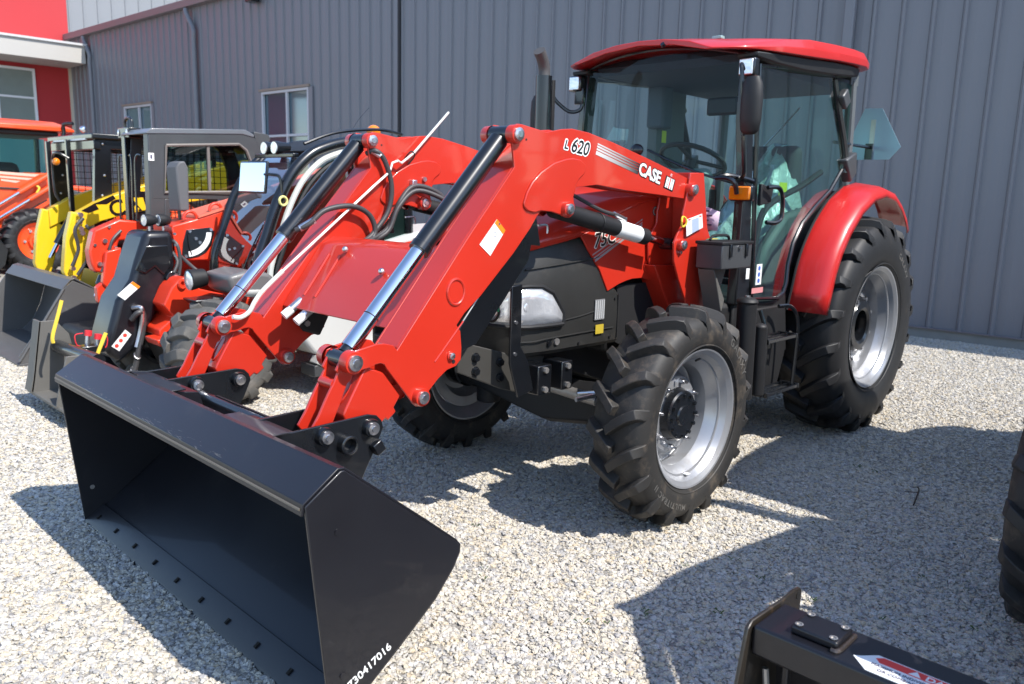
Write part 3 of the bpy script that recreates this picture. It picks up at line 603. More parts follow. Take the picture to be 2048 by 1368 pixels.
    B().box(-2.744, .51, 2.0, .004, .035, .22).obj('sign_strap', ZINC, sg)
    # ---------------------------------------------------------------- fenders
    for s in (1, -1):
        rows = []
        for a, r in [(11, .80), (20, .795), (30, .815), (40, .832), (52, .85), (66, .878), (80, .905), (92, .92), (104, .918), (114, .90), (122, .88), (129, .855)]:
            P = []
            for yy, dr in [(.586, .022), (.592, .026), (.62, .022), (.68, .014), (.745, .004), (.785, -.012), (.80, -.035), (.802, -.062)]:
                rr = r + dr; P.append((-2.296 + rr * math.cos(R(a)), s * yy, .715 + rr * math.sin(R(a))))
            rows.append(P)
        fe = B().grid(rows).obj('fender', REDF, T, ang=50, solid=.008)
        B().tube([(-2.296 + (r + .030) * math.cos(R(a)), s * .588, .715 + (r + .030) * math.sin(R(a))) for a, r in [(11, .80), (20, .795), (30, .815), (40, .832), (52, .85), (66, .878), (80, .905)]], .008, 6).obj('rubber_strip', MATTE, fe)
        rows = []
        for a, r in [(11, .79), (30, .80), (52, .83), (66, .85), (80, .88)]:
            P0 = (-2.296 + r * math.cos(R(a)), .715 + r * math.sin(R(a))); rows.append([(P0[0], s * .50, P0[1]), (P0[0] + .05 * math.cos(R(a)), s * .58, P0[1] + .05 * math.sin(R(a)))])
        b = B(); b.prism([(-2.296 + rr * math.cos(R(a)), .715 + rr * math.sin(R(a))) for a, rr in [(11, .80), (30, .815), (52, .85), (66, .878), (80, .905), (100, .9), (100, .6), (60, .6), (20, .6)]], 'y', s * .49, s * .50)
        b.obj('fender_inner_wall', MATTE, fe)
    # ---------------------------------------------------------------- steps, tanks, toolbox
    b = B(); b.cyl((-.72, .735, .47), (-.70, .735, 1.00), .052, 24).sphere((-.70, .735, 1.0), .058, 16, 8, (1, 1, .45)); tk = b.obj('canister', MATTE, T, ang=40)
    B().cyl((-.70, .735, 1.018), (-.70, .735, 1.032), .014, 12).obj('cap_button', ZINC, tk)
    B().cyl((-.86, .75, .475), (-.84, .75, .85), .038, 20).sphere((-.84, .75, .85), .038, 14, 8, (1, 1, .6)).obj('canister', MATTE, T, ang=40)
    B().prism([(-.6, .45), (-.6, .98), (-1.3, .94), (-1.38, .60), (-1.25, .38), (-.75, .38)], 'y', .30, .58).obj('fuel_tank', MATTE, T, bev=.03)
    B().prism([(-.92, .40), (-.92, .92), (-1.38, .92), (-1.44, .62), (-1.36, .40)], 'y', .56, .62).obj('battery_box', MATTE, T, bev=.01)
    for z, x0, x1 in ((.76, -.92, -1.26), (.45, -.95, -1.34)):
        q = B()
        for k in range(3): q.box((x0 + x1) / 2, .66 + .05 * k, z, x1 - x0, .014, .022)
        q.box(x0, .71, z, .014, .12, .03).box(x1, .71, z, .014, .12, .03); q.obj('step', BLACK, T, bev=.003)
    B().tube([(-1.31, .74, .44), (-1.32, .74, .80), (-1.27, .72, .92), (-1.18, .68, .93)], .012, 8).obj('step_hanger', BLACK, T)
    B().tube([(-.94, .74, .44), (-.93, .74, .78), (-.92, .70, .93)], .012, 8).obj('step_hanger', BLACK, T)
    tb = B().box(-.545, .665, 1.245, .30, .15, .125).obj('toolbox', DARKG, T, bev=.006)
    B().box(-.545, .665, 1.313, .315, .16, .016).obj('lid', MATTE, tb, bev=.004)
    for x in (-.47, -.63): B().box(x, .746, 1.275, .022, .01, .065).obj('latch', BLACK, tb, bev=.003)
    B().cyl((-.56, .742, 1.29), (-.56, .752, 1.29), .009, 12).obj('lock', ZINC, tb)
    B().tube([(-.44, .64, 1.325), (-.47, .64, 1.345), (-.60, .64, 1.345), (-.63, .64, 1.325)], .008, 6).obj('handle', MATTE, tb)
    B().box(-.53, .60, 1.327, .07, .025, .003).obj('yellow_label', mat('label yellow', (.6, .5, .08), .5), tb)
    B().prism([(-.40, 1.18), (-.68, 1.18), (-.60, 1.0), (-.58, .96), (-.50, .96), (-.52, 1.02)], 'y', .60, .61).prism([(-.40, 1.18), (-.52, 1.02), (-.50, .96), (-.49, .96)], 'y', .60, .70).obj('toolbox_bracket', TAUPE, T, bev=.004)
    # ================================================================ LOADER
    FULL = [(0.916, 1.719), (0.923, 1.755), (0.919, 1.783), (0.889, 1.799), (0.862, 1.798), (0.718, 1.779), (0.628, 1.797), (0.56, 1.804), (0.453, 1.796), (0.279, 1.766), (-0.007, 1.706), (-0.399, 1.617), (-0.365, 1.525), (-0.125, 1.542), (0.172, 1.559), (0.379, 1.578), (0.519, 1.564), (0.534, 1.526), (0.738, 1.464), (0.761, 1.442), (0.799, 1.393), (0.895, 1.294), (1.069, 1.137), (1.154, 1.075), (1.193, 1.033), (1.173, 1.008), (1.166, 0.943), (1.168, 0.897), (1.194, 0.874), (1.238, 0.865), (1.282, 0.837), (1.329, 0.795), (1.322, 0.771), (1.343, 0.748), (1.385, 0.746), (1.398, 0.756), (1.52, 0.907), (1.531, 0.925), (1.548, 0.932), (1.569, 0.93), (1.598, 0.922), (1.626, 0.919), (1.662, 0.915), (1.691, 0.951), (1.683, 0.977), (1.657, 0.986), (1.621, 0.993), (1.564, 1.002), (1.53, 1.0), (1.492, 0.989), (1.475, 0.969), (1.149, 1.354), (0.9, 1.634)]
    EAR = [(0.9, 1.634)] + FULL[:12]
    BOX = [(1.470, .975), (1.149, 1.354), (0.9, 1.634), (0.862, 1.677), (0.797, 1.726), (0.717, 1.763), (0.628, 1.788), (0.56, 1.796), (0.453, 1.789), (0.279, 1.759), (-0.007, 1.699), (-0.395, 1.612), (-0.365, 1.530), (-0.125, 1.547), (0.172, 1.564), (0.379, 1.583), (0.519, 1.570), (0.60, 1.50), (0.745, 1.452), (0.799, 1.398), (0.895, 1.299), (1.069, 1.142), (1.154, 1.080), (1.196, 1.033), (1.28, .90), (1.38, .80)]
    PLT = [(0.849, 1.495), (0.833, 1.537), (0.801, 1.58), (0.751, 1.62), (0.675, 1.659), (0.602, 1.678), (0.555, 1.684), (0.506, 1.679), (0.472, 1.661), (0.474, 1.624), (0.512, 1.598), (0.539, 1.564), (0.546, 1.526), (0.537, 1.494), (0.53, 1.477), (0.538, 1.453), (0.563, 1.436), (0.588, 1.436), (0.627, 1.448), (0.683, 1.46), (0.749, 1.464), (0.784, 1.456), (0.825, 1.464), (0.845, 1.479)]
    LEG = [(1.60, 0.925), (1.519, 0.89), (1.447, 0.794), (1.476, 0.756), (1.465, 0.738), (1.502, 0.71), (1.515, 0.72), (1.533, 0.706), (1.60, .68), (1.66, .69), (1.693, 0.762), (1.685, .785)]
    LINK = [(1.647, 0.984), (1.683, 0.983), (1.703, 0.957), (1.721, 0.926), (1.713, 0.916), (1.731, 0.883), (1.749, 0.855), (1.766, 0.826), (1.79, 0.781), (1.822, 0.735), (1.80, .705), (1.772, .715), (1.733, 0.752), (1.701, 0.817), (1.676, 0.875), (1.662, 0.883), (1.652, 0.906), (1.628, 0.913), (1.611, 0.935), (1.619, 0.963)]
    BRK = [(1.99, .775), (1.923, 0.762), (1.628, 0.768), (1.591, 0.758), (1.571, 0.737), (1.563, 0.711), (1.596, 0.640), (1.63, .585), (1.668, .515), (1.75, .52), (2.02, .77)]
    def pin(par, x, z, y, s, r=.03, hr=None, m1=RED, nm='pin'):
        q = B(); q.lathe([(-.02, r * 1.35), (.012, r * 1.35), (.018, r * 1.25), (.018, .001)], (x, y, z), 28) if s > 0 else q.lathe([(.02, r * 1.35), (-.012, r * 1.35), (-.018, r * 1.25), (-.018, .001)], (x, y, z), 28)
        o = q.obj(nm, m1, par, ang=30)
        B().lathe([(s * .017, r * .95), (s * .026, r * .92), (s * .028, r * .5), (s * .031, r * .45), (s * .031, .0005)], (x, y, z), 24).obj(nm + '_head', ZINC, par, ang=30)
        return o
    for s in (1, -1):
        o_, i_ = .54 * s, .41 * s                         # outer and inner faces
        vis = (o_, i_) if s > 0 else (i_, o_)             # face that looks towards +Y first
        b = B(); b.prism(BOX, 'y', i_ + s * .004, o_ - s * .004)
        arm = b.obj('loader_arm', RED, T, bev=.006)
        for yy in (o_, i_):
            a, c = yy - .005, yy + .005
            B().prism(FULL, 'y', a, c).obj('side_plate', RED, arm, bev=.002)
        vy = max(o_, i_) + .005                            # plane of the plate that faces +Y
        for yy, d in ((vy, .009), (min(o_, i_) - .005, -.009)):
            B().prism(PLT, 'y', yy, yy + d).obj('gusset_plate', RED, arm, bev=.004)
        # pipe emboss, weld seam, stripes
        B().tube([(1.2 + .042 * math.cos(a), vy + .001, 1.161 + .048 * math.sin(a)) for a in [2 * math.pi * k / 28 for k in range(29)]], .006, 8, sm=False).obj('weld_ring', RED, arm)
        B().cyl((1.2, min(o_, i_) - .006, 1.161), (1.2, vy + .0015, 1.161), .040, 28).obj('tube_end', RED, arm)
        B().tube([(1.16, vy, 1.045), (1.24, vy, .965), (1.30, vy, .905)], .0035, 6).obj('weld_seam', RED, arm)
        for x, z, r in ((1.67, .952, .030), (.905, 1.758, .027), (1.372, .783, .026), (.592, 1.473, .024)):
            pin(arm, x, z, vy + (.004 if r != .024 else .012), 1, r)
            pin(arm, x, z, min(o_, i_) - .006, -1, r)
        pin(arm, 1.222, .918, vy - .012, 1, .014)
        B().cyl((1.207, vy, .893), (1.207, vy + .0012, .893), .008, 12).obj('hole', MATTE, arm)
        B().cyl((.838, vy, 1.742), (.838, vy + .0012, 1.742), .0045, 10).obj('hole', MATTE, arm)
        # cross spacer between ears
        leg = B().prism(LEG, 'y', i_ + s * .018, o_ - s * .012).obj('arm_nose', RED, T, bev=.006)
        for k in (1,):
            ym = (o_ + i_) / 2; d = Vector((.0935, 0, -.140)).normalized(); e = Vector((0, 1, 0)); c0 = Vector((1.650, ym, .842))
            B().tube([c0 + d * (.058 * math.cos(a)) + e * (.022 * math.sin(a)) for a in [2 * math.pi * q / 20 for q in range(21)]], .004, 6, sm=False).obj('weld_ring', RED, leg)
        # link plates
        for yy in (o_ - s * .017, i_ + s * .032):
            lk = B().prism(LINK, 'y', yy - .006, yy + .006).obj('link_plate', RED, T, bev=.003)
        B().cyl((1.718, o_ - s * .02, .875), (1.718, i_ + s * .03, .875), .02, 16).obj('link_spacer', RED, lk)
        # dump cylinder
        yc = (o_ + i_) / 2 + s * .004
        A_ = Vector((1.670, yc, .952)); D_ = Vector((.905, yc, 1.758)); mid = Vector((1.321, yc, 1.308)); rd = (D_ - A_).normalized(); mid = A_ + rd * ((mid - A_).dot(rd))
        cy = B().cyl(mid, D_ - rd * .03, .0385, 32).lathe([(-.05, .034), (.05, .034)], D_, 24).cyl(mid - rd * .001, mid + rd * .03, .041, 32).obj('dump_cylinder', BLACK, T, ang=40, bev=.002)
        B().cyl(A_ + rd * .05, mid, .0295, 28).obj('rod', CHR, cy, ang=40)
        B().cyl(A_ + rd * .026, A_ + rd * .055, .024, 20).lathe([(-.044, .001), (-.044, .032), (.044, .032), (.044, .001)], A_, 24).obj('rod_eye', BLACK, cy, ang=40)
        rg = A_ + rd * ((Vector((1.526, yc, 1.075)) - A_).dot(rd)); B().cyl(rg - rd * .002, rg + rd * .002, .0302, 28).obj('rod_joint', MATTE, cy)
        # lift cylinder
        A2 = Vector((.592, yc, 1.473)); D2 = Vector((-.30, yc, 1.300)); r2 = (D2 - A2).normalized(); Ln = (D2 - A2).length
        lc = B().cyl(A2 + r2 * .0, A2 + r2 * (.775 * Ln), .040, 32).obj('lift_cylinder', MATTE, T, ang=40, bev=.003)
        B().cyl(A2 + r2 * (.775 * Ln), A2 + r2 * (.93 * Ln), .021, 20).obj('rod', CHR, lc); B().lathe([(-.035, .001), (-.035, .03), (.035, .03), (.035, .001)], D2, 20).obj('rod_eye', BLACK, lc)
        B().cyl(A2 + r2 * (.50 * Ln), A2 + r2 * (.70 * Ln), .0412, 32).obj('white_label', WHITE, lc, ang=40)
        B().tube([A2 + r2 * (.35 * Ln) + Vector((0, .042 * math.cos(a), .042 * math.sin(a))) for a in [2 * math.pi * q / 16 for q in range(17)]], .004, 6, sm=False).obj('cable_tie', MATTE, lc)
        if s > 0:
            B().tube([A2 + Vector((-.03, -.02, .10)), A2 + r2 * .18 + Vector((0, -.02, .085)), A2 + r2 * .34 + Vector((0, 0, .058)), A2 + r2 * .46 + Vector((0, 0, .06))], .009, 8).obj('lift_hose', HOSE, T)
            B().cyl(A2 + r2 * .44 + Vector((0, 0, .061)), A2 + r2 * .53 + Vector((0, 0, .052)), .011, 10).cyl(A2 + r2 * .53 + Vector((0, 0, .062)), A2 + r2 * .53 + Vector((0, 0, .02)), .010, 10).obj('hose_fitting', ZINC, T)
        # mast
        MST = [(-.345, 1.655), (-.47, 1.66), (-.50, 1.54), (-.54, 1.38), (-.575, 1.33), (-.50, 1.31), (-.50, 1.16), (-.62, 1.06), (-.62, .96), (-.42, .94), (-.30, 1.12), (-.245, 1.22), (-.235, 1.31), (-.265, 1.36), (-.30, 1.40), (-.30, 1.46), (-.33, 1.56)]
        ms = B().prism(MST, 'y', o_ + s * .008, o_ + s * .020).prism(MST, 'y', i_ - s * .016, i_ - s * .004).obj('loader_mast', RED, T, bev=.003)
        B().prism([(-.42, 1.66), (-.48, 1.66), (-.50, 1.54), (-.53, 1.38), (-.52, 1.10), (-.46, 1.10)], 'y', i_ - s * .004, o_ + s * .008).obj('mast_web', RED, ms, bev=.003)
        LOWM = [(-.24, 1.19), (-.33, 1.05), (-.46, .86), (-.42, .62), (-.62, .62), (-.66, .9), (-.62, 1.08), (-.50, 1.18)]
        B().prism(LOWM, 'y', s * .33, s * .45).obj('mast_leg', RED, ms, bev=.005)
        for x, z, r in ((-.36, 1.575, .026), (-.29, 1.30, .024)): pin(ms, x, z, (o_ if s > 0 else i_) + (.024 if s > 0 else .008), 1, r)
        B().cyl((-.285, o_ + s * .02, 1.262), (-.285, o_ + s * .035, 1.262), .008, 10).obj('grease_nipple', ZINC, ms)
        # black stiffener under the arm
        STF = [(.765, 1.43), (.724, 1.439), (.694, 1.317), (.75, 1.322), (.764, 1.26), (.900, 1.105), (1.055, .938), (1.135, .918), (1.145, 1.01), (.945, 1.25), (.86, 1.35)]
        B().prism(STF, 'y', s * .490, s * .508).obj('guard_arm', BLACK, T, bev=.003)
        B().tube([(.845, s * .512, 1.352), (1.135, s * .512, 1.035)], .0035, 6).obj('edge_highlight', STEEL, T)  # bright line drawn as the highlight along the guard arm's upper edge
        B().tube([(.655, s * .455, 1.40), (.60, s * .455, 1.40), (.595, s * .455, 1.365)], .005, 6).obj('guard_pin', ZINC, T)
        # hydraulic cover side etc: bracket plates of the bucket are built with the bucket
    # decals on the outer left arm
    arm = [o for o in T.children if o.name.startswith('loader_arm')][0]
    vy = .5455
    DEC = B().prism([(.991, 1.431), (.944, 1.387), (1.024, 1.290), (1.082, 1.335)], 'y', vy - .001, vy + .001).obj('warning_decal', WHITE, arm)
    B().prism([(.991, 1.431), (.944, 1.387), (.958, 1.372), (1.004, 1.416)], 'y', vy + .001, vy + .0018).obj('orange_band', mat('orange decal', (.85, .22, .01), .45), DEC)
    B().prism([(.982, 1.419), (.972, 1.412), (.984, 1.406)], 'y', vy + .0018, vy + .0024).obj('warning_triangle', mat('ink', (.08, .07, .12), .6), DEC)
    B().tube([(1.0 + .008 * math.cos(a), vy + .001, 1.372 + .009 * math.sin(a)) for a in [2 * math.pi * k / 6 for k in range(7)]], .0012, 4, sm=False).obj('print', mat('ink', (.08, .07, .12), .6), DEC)
    f = side_map((.616, 1.722), (-.211, -.022), vy)
    for bd_, sz, ox, oz in (('L', .052, .612, 1.722), ('620', .080, .570, 1.712)):
        mk = lambda y_, dx=0, dz=0: side_map((ox + dx, oz + dz), (-.211, -.024), y_)
        outline(bd_, sz, mk, vy, .0060, WHITE, arm, shear=.22, space=.98, bold=.0008)
        text('lettering', bd_, sz, mk(vy + .0012), BLACK, arm, shear=.22, space=.98, bold=.0012)
    d = Vector((-.307, 0, -.072)).normalized(); up = Vector((-.072 / .315 * 1, 0, 0))
    dx, dz = -.9735, -.2288; nx, nz = -.2288, .9735
    def PA(a, b_): return (.081 + dx * a + nx * b_, 1.637 + dz * a + nz * b_)
    # stripes in front of the lettering (fading from silver to dark)
    m_ = bpy.data.materials.new('fading stripe'); m_.use_nodes = True; n_ = m_.node_tree.nodes; l_ = m_.node_tree.links
    tc = n_.new('ShaderNodeTexCoord'); sx = n_.new('ShaderNodeSeparateXYZ'); mr = n_.new('ShaderNodeMapRange'); mr.inputs[1].default_value = .40; mr.inputs[2].default_value = .08
    cr = n_.new('ShaderNodeValToRGB'); cr.color_ramp.elements[0].color = (.62, .60, .58, 1); cr.color_ramp.elements[1].color = (.02, .02, .022, 1)
    l_.new(tc.outputs['Object'], sx.inputs[0]); l_.new(sx.outputs[0], mr.inputs[0]); l_.new(mr.outputs[0], cr.inputs[0]); l_.new(cr.outputs[0], n_['Principled BSDF'].inputs['Base Color'])
    n_['Principled BSDF'].inputs['Roughness'].default_value = .4
    for b0, b1 in ((.040, .046), (.028, .036), (.016, .024), (-.004, .012)):
        P0 = PA(-.325, b0); P1 = PA(.0, b0); P2 = PA(.0, b1); P3 = PA(-.325, b1)
        B().prism([P0, P1, P2, P3], 'y', vy - .001, vy + .0008).obj('decal_stripe', m_, arm)
    ffw = lambda y_: (lambda a, b_, c: (lambda q: (q[0], y_ + c, q[1]))(PA(a, b_)))
    for i_ in range(8):
        aa = i_ * math.pi / 4; text('lettering_outline', 'CASE', .080, (lambda y_, da, db: (lambda a, b_, c: (lambda q: (q[0], y_ + c, q[1]))(PA(a + da, b_ + db))))(vy + i_ * .00008, .0045 * math.cos(aa), .0045 * math.sin(aa)), BLACK, arm, bold=.0022, space=.98)
    text('lettering', 'CASE', .080, ffw(vy + .0012), WHITE, arm, bold=.0024, space=.98)
    def bar(a0, a1, b0, b1, y_, mm, sh=.10): B().prism([PA(a0 + b0 * sh, b0), PA(a1 + b0 * sh, b0), PA(a1 + b1 * sh, b1), PA(a0 + b1 * sh, b1)], 'y', vy - .001, vy + y_).obj('emblem_bar', mm, arm)
    RD = mat('decal red', (.72, .04, .03), .4)
    bar(.222, .305, -.008, .054, .0012, BLACK)
    bar(.230, .243, -.002, .050, .002, WHITE); bar(.283, .296, -.002, .050, .002, WHITE); bar(.248, .258, -.002, .050, .002, WHITE); bar(.267, .278, -.002, .050, .002, WHITE)
    bar(.243, .248, .018, .026, .002, WHITE); bar(.278, .283, .018, .026, .002, WHITE); bar(.2585, .2665, -.002, .052, .0024, RD); bar(.257, .268, .060, .072, .0024, WHITE); bar(.259, .266, .062, .070, .003, RD)
    # torque tube cover between the arms
    CV = [(1.384, 1.013), (1.352, 1.062), (1.290, 1.140), (1.185, 1.282), (1.12, 1.315), (1.02, 1.31), (1.02, 1.20), (1.25, 1.0)]
    cv = B().prism(CV, 'y', -.405, .385).obj('hose_cover', RED, T, bev=.006)
    for y0 in (-.285, -.20):
        B().tube([(1.345, y0, 1.072), (1.285, y0, 1.150), (1.215, y0, 1.246)], .006, 6).obj('pressed_rib', RED, cv)
    for y0, x, z in ((-.165, 1.203, 1.266), (.16, 1.25, 1.20)): B().sphere((x + .008, y0, z + .008), .014, 12, 8).obj('screw', ZINC, cv)
    for y0, x, z in ((-.30, 1.375, 1.02), (-.225, 1.36, 1.0)):
        cc = B().cyl((x - .03, y0, z + .03), (x + .055, y0 - .012, z - .035), .019, 16).obj('quick_coupler', ZINC, T, bev=.003)
        B().cyl((x + .02, y0 - .007, z - .009), (x + .056, y0 - .012, z - .036), .0195, 16).obj('white_label', WHITE, cc)
    B().prism([(1.255, 0.985), (1.165, 0.955), (1.215, 0.865), (1.30, 0.895), (1.33, 0.93), (1.31, .99)], 'y', -.385, -.365).obj('valve_plate', MATTE, T, bev=.012)
    B().cyl((1.285, -.365, .93), (1.285, -.357, .93), .014, 6).obj('plate_bolt', STEEL, T)
    # level indicator rod
    YR = -.372
    lr = B().tube([(1.634, YR, .990), (1.60, YR, .985), (1.56, YR, 1.005), (1.53, YR, 1.05), (1.49, YR, 1.095), (1.395, YR, 1.172)], .010, 8).tube([(1.395, YR, 1.172), (.90, YR, 1.555), (.815, YR, 1.618), (.800, YR, 1.660), (.765, YR, 1.672), (.745, YR, 1.662), (.67, YR, 1.713), (.447, YR, 1.925)], .0062, 8, sm=False).obj('level_rod', mat('cream painted rod', (.72, .70, .64), .35, metal=.2), T)
    B().tube([(.70, -.40, 1.69), (.685, YR, 1.72), (.665, YR, 1.70), (.68, -.40, 1.66)], .004, 6).obj('rod_guide', BLACK, lr)
    # hoses on the far arm
    Hs = [([(.905, -.43, 1.70), (.89, -.385, 1.712), (.844, -.375, 1.672), (.806, -.37, 1.556), (.824, -.37, 1.437), (.904, -.365, 1.342), (.96, -.36, 1.30), (1.04, -.35, 1.28)], .0125),
          ([(1.30, -.42, 1.345), (1.25, -.385, 1.375), (1.171, -.375, 1.436), (1.037, -.365, 1.455), (.939, -.365, 1.414), (.911, -.36, 1.331), (.983, -.345, 1.274), (1.06, -.33, 1.262)], .0125),
          ([(1.06, -.32, 1.27), (.838, -.37, 1.342), (.747, -.375, 1.486), (.654, -.38, 1.556), (.525, -.36, 1.526), (.457, -.34, 1.455)], .0125),
          ([(1.07, -.34, 1.265), (.85, -.36, 1.325), (.77, -.365, 1.45), (.66, -.37, 1.532), (.54, -.33, 1.505), (.47, -.30, 1.45), (.43, -.25, 1.42)], .0125),
          ([(.90, -.05, 1.25), (.854, -.08, 1.275), (.80, -.11, 1.36), (.72, -.14, 1.43), (.60, -.2, 1.47), (.50, -.25, 1.45)], .012)]
    for pts, r_ in Hs: B().tube(pts, r_, 10).obj('hydraulic_hose', HOSE, T, ang=60)
    for p0, p1 in [((.895, -.40, 1.712), (.862, -.378, 1.69)), ((1.285, -.41, 1.352), (1.225, -.382, 1.392)), ((1.03, -.35, 1.282), (1.075, -.34, 1.262)), ((.48, -.345, 1.475), (.43, -.335, 1.425)), ((.885, -.06, 1.255), (.915, -.045, 1.235))]:
        B().cyl(p0, p1, .016, 10).obj('hose_fitting', ZINC, T)
    B().box(.66, -.385, 1.565, .03, .03, .04).obj('hose_clamp', ZINC, T, bev=.004)
    B().cyl((.585, -.40, 1.59), (.585, -.385, 1.59), .012, 10).obj('clamp_bolt', ZINC, T)
    # amber key tag and paper on mast
    B().tube([(-.285 + .022 * math.cos(a), .575 + .004 * math.cos(2 * a), 1.415 + .025 * math.sin(a)) for a in [2 * math.pi * k / 14 for k in range(15)]], .005, 6, sm=False).obj('yellow_ring', YPL, T)
    tg = B().prism([(-0.305, 1.425), (-0.452, 1.455), (-0.468, 1.385), (-0.32, 1.342)], 'y', .574, .576).obj('hang_tag', WHITE, T)
    B().prism([(-.36, 1.425), (-.42, 1.438), (-.43, 1.375), (-.37, 1.357)], 'y', .576, .5768).obj('print', mat('pale blue print', (.35, .42, .55), .6), tg)
    for x, z in ((-.335, 1.425), (-.435, 1.443)): B().box(x, .5768, z, .02, .001, .006).obj('red_print', mat('red print', (.7, .05, .03), .5), tg)
    # ---------------------------------------------------------------- bucket
    W_ = 1.003
    def sheet(pts, t):
        n = len(pts); outp = []
        for i, (x, z) in enumerate(pts):
            a = Vector(pts[max(i - 1, 0)]); c = Vector(pts[min(i + 1, n - 1)]); d = (c - a).normalized(); outp.append((x - d.y * t, z + d.x * t))
        return pts + outp[::-1]
    PR = [(2.142, .672), (2.139, .700), (2.030, .774), (2.016, .772), (1.72, .535), (1.600, .436), (1.585, .418), (1.586, .398), (1.612, .352), (1.685, .272), (1.82, .17), (1.95, .078), (2.035, .022)]
    bk = B().prism(sheet(PR, -.008), 'y', -W_ - .006, W_ + .006).obj('bucket', BUCK, T, ang=25, bev=.002)
    SIDE = [(2.140, .698), (2.028, .772), (2.015, .772), (1.60, .438), (1.582, .418), (1.584, .396), (1.612, .350), (1.685, .270), (1.95, .074), (2.068, .002)]
    for s in (1, -1):
        sp_ = B().prism(SIDE, 'y', s * W_, s * (W_ + .010)).obj('side_plate', BUCK, bk, bev=.003)
        for x, z in ((2.04, .60), (2.03, .16)): B().cyl((x, s * (W_ - .003), z), (x, s * (W_ + .013), z), .010, 12).obj('bolt', STEEL if s < 0 else BUCK, sp_)
        if s > 0: text('lettering', '730417016'[:0] + '730417016', .037, side_map((2.006, .104), (-.113, .053), W_ + .0102), WHITE, sp_, bold=.0006, space=1.0)
    ce = B().prism([(2.075, .0), (2.066, .014), (1.985, .068), (1.978, .057), (2.045, .006)], 'y', -W_ - .01, W_ + .01).obj('cutting_edge', BUCK, bk, bev=.002)
    for k in range(10):
        y = -.93 + k * 1.86 / 9
        B().box(2.034, y, .038, .022, .012, .006, Matrix.Rotation(-2.55 + math.pi, 4, 'Y')).obj('edge_slot', mat('slot black', (.002, .002, .002), .9), ce)
    # scratches on the lip
    rnd = random.Random(5)
    B().tube([(2.1485, -1.0, .690), (2.1485, 1.0, .690)], .004, 6, sm=False).obj('worn_lit_edge', mat('worn lit brown edge', (.16, .14, .115), .45, metal=.4), bk)  # worn lip line, its brown also lightened for the light it catches
    SC = mat('bare scratched metal', (.13, .128, .13), .5)
    for k in range(90):
        t = rnd.random(); y = -.93 + 1.45 * t; a = abs(rnd.gauss(0, .10)) + .015; L_ = rnd.uniform(.006, .035); da = rnd.uniform(-.05, .05)
        pts = [(2.139 - .111 * (a + da * j) + .0043, y + L_ * j, .700 + .074 * (a + da * j) + .0063) for j in (0, .5, 1)]
        B().tube(pts, rnd.uniform(.0005, .0011), 4, sm=False).obj('scratch', SC, bk)
    for s in (1, -1):
        for yy in (.575 * s, .375 * s):
            bp = B().prism(BRK, 'y', yy - .006, yy + .006).obj('mount_bracket', BLACK, bk, bev=.003)
            vy2 = yy + .006
            if (s > 0 and yy > .5) or (s < 0 and yy > -.5):
                for x, z in ((1.807, .727), (1.623, .722)): pin(bp, x, z, vy2 + .004, 1, .024, m1=BLACK)
                if s > 0:
                    q = B(); q.lathe([(0, .034), (.03, .034), (.032, .030), (.030, .024), (-.02, .024)], (1.722, vy2, .683), 28); q.obj('bushing', BLACK, bp, ang=30)
                    B().box(1.598, vy2 + .012, .648, .040, .03, .045, Matrix.Rotation(.5, 4, 'Y')).obj('stop_block', BLACK, bp, bev=.004)
                    B().cyl((1.672, vy2 - .02, .52), (1.672, vy2 + .03, .52), .012, 8).obj('bolt', ZINC, bp)
        B().prism([(2.035, .778), (1.955, .778), (1.955, .772), (2.035, .772)], 'y', .30 * s if s > 0 else -.12, .62 * s if s > 0 else -.45).obj('top_plate', BUCK, bk, bev=.002)
    B().prism([(1.99, .770), (1.90, .755), (1.86, .60), (1.93, .65)], 'y', .30, .57).prism([(1.99, .770), (1.90, .755), (1.86, .60), (1.93, .65)], 'y', -.57, -.13).obj('back_stiffener', BUCK, bk, bev=.003)
    B().cyl((1.80, -.38, .675), (1.80, .38, .675), .034, 24).obj('cross_tube', BLACK, bk, ang=40)
    B().prism([(1.795, .712), (1.805, .712), (1.805, .708), (1.795, .708)], 'y', -.2, .25).obj('slot_mark', MATTE, bk)
    sprp = [(1.90 + .012 * math.cos(a * 2.1) * 1, -.33 + a * .0045, .70 + .012 * math.sin(a * 2.1)) for a in range(0, 34)]
    B().tube(sprp, .003, 5, sm=False).obj('latch_spring', ZINC, bk)
    B().cyl((1.90, -.36, .73), (1.93, -.34, .68), .008, 8).cyl((1.90, -.38, .70), (1.90, -.32, .70), .014, 12).obj('latch_pin', ZINC, bk)
    return T
TR = build_tractor()
# neighbour of the same kind, parked just out of frame on the right; no bucket, only its loader arms, cab and a front wheel matter here
NB = copy_tree(TR, skip=('bucket',))
NB.location = (-.25, 3.12, 0)
NB['label'] = 'second red tractor at the right edge, only its black front tyre in view'
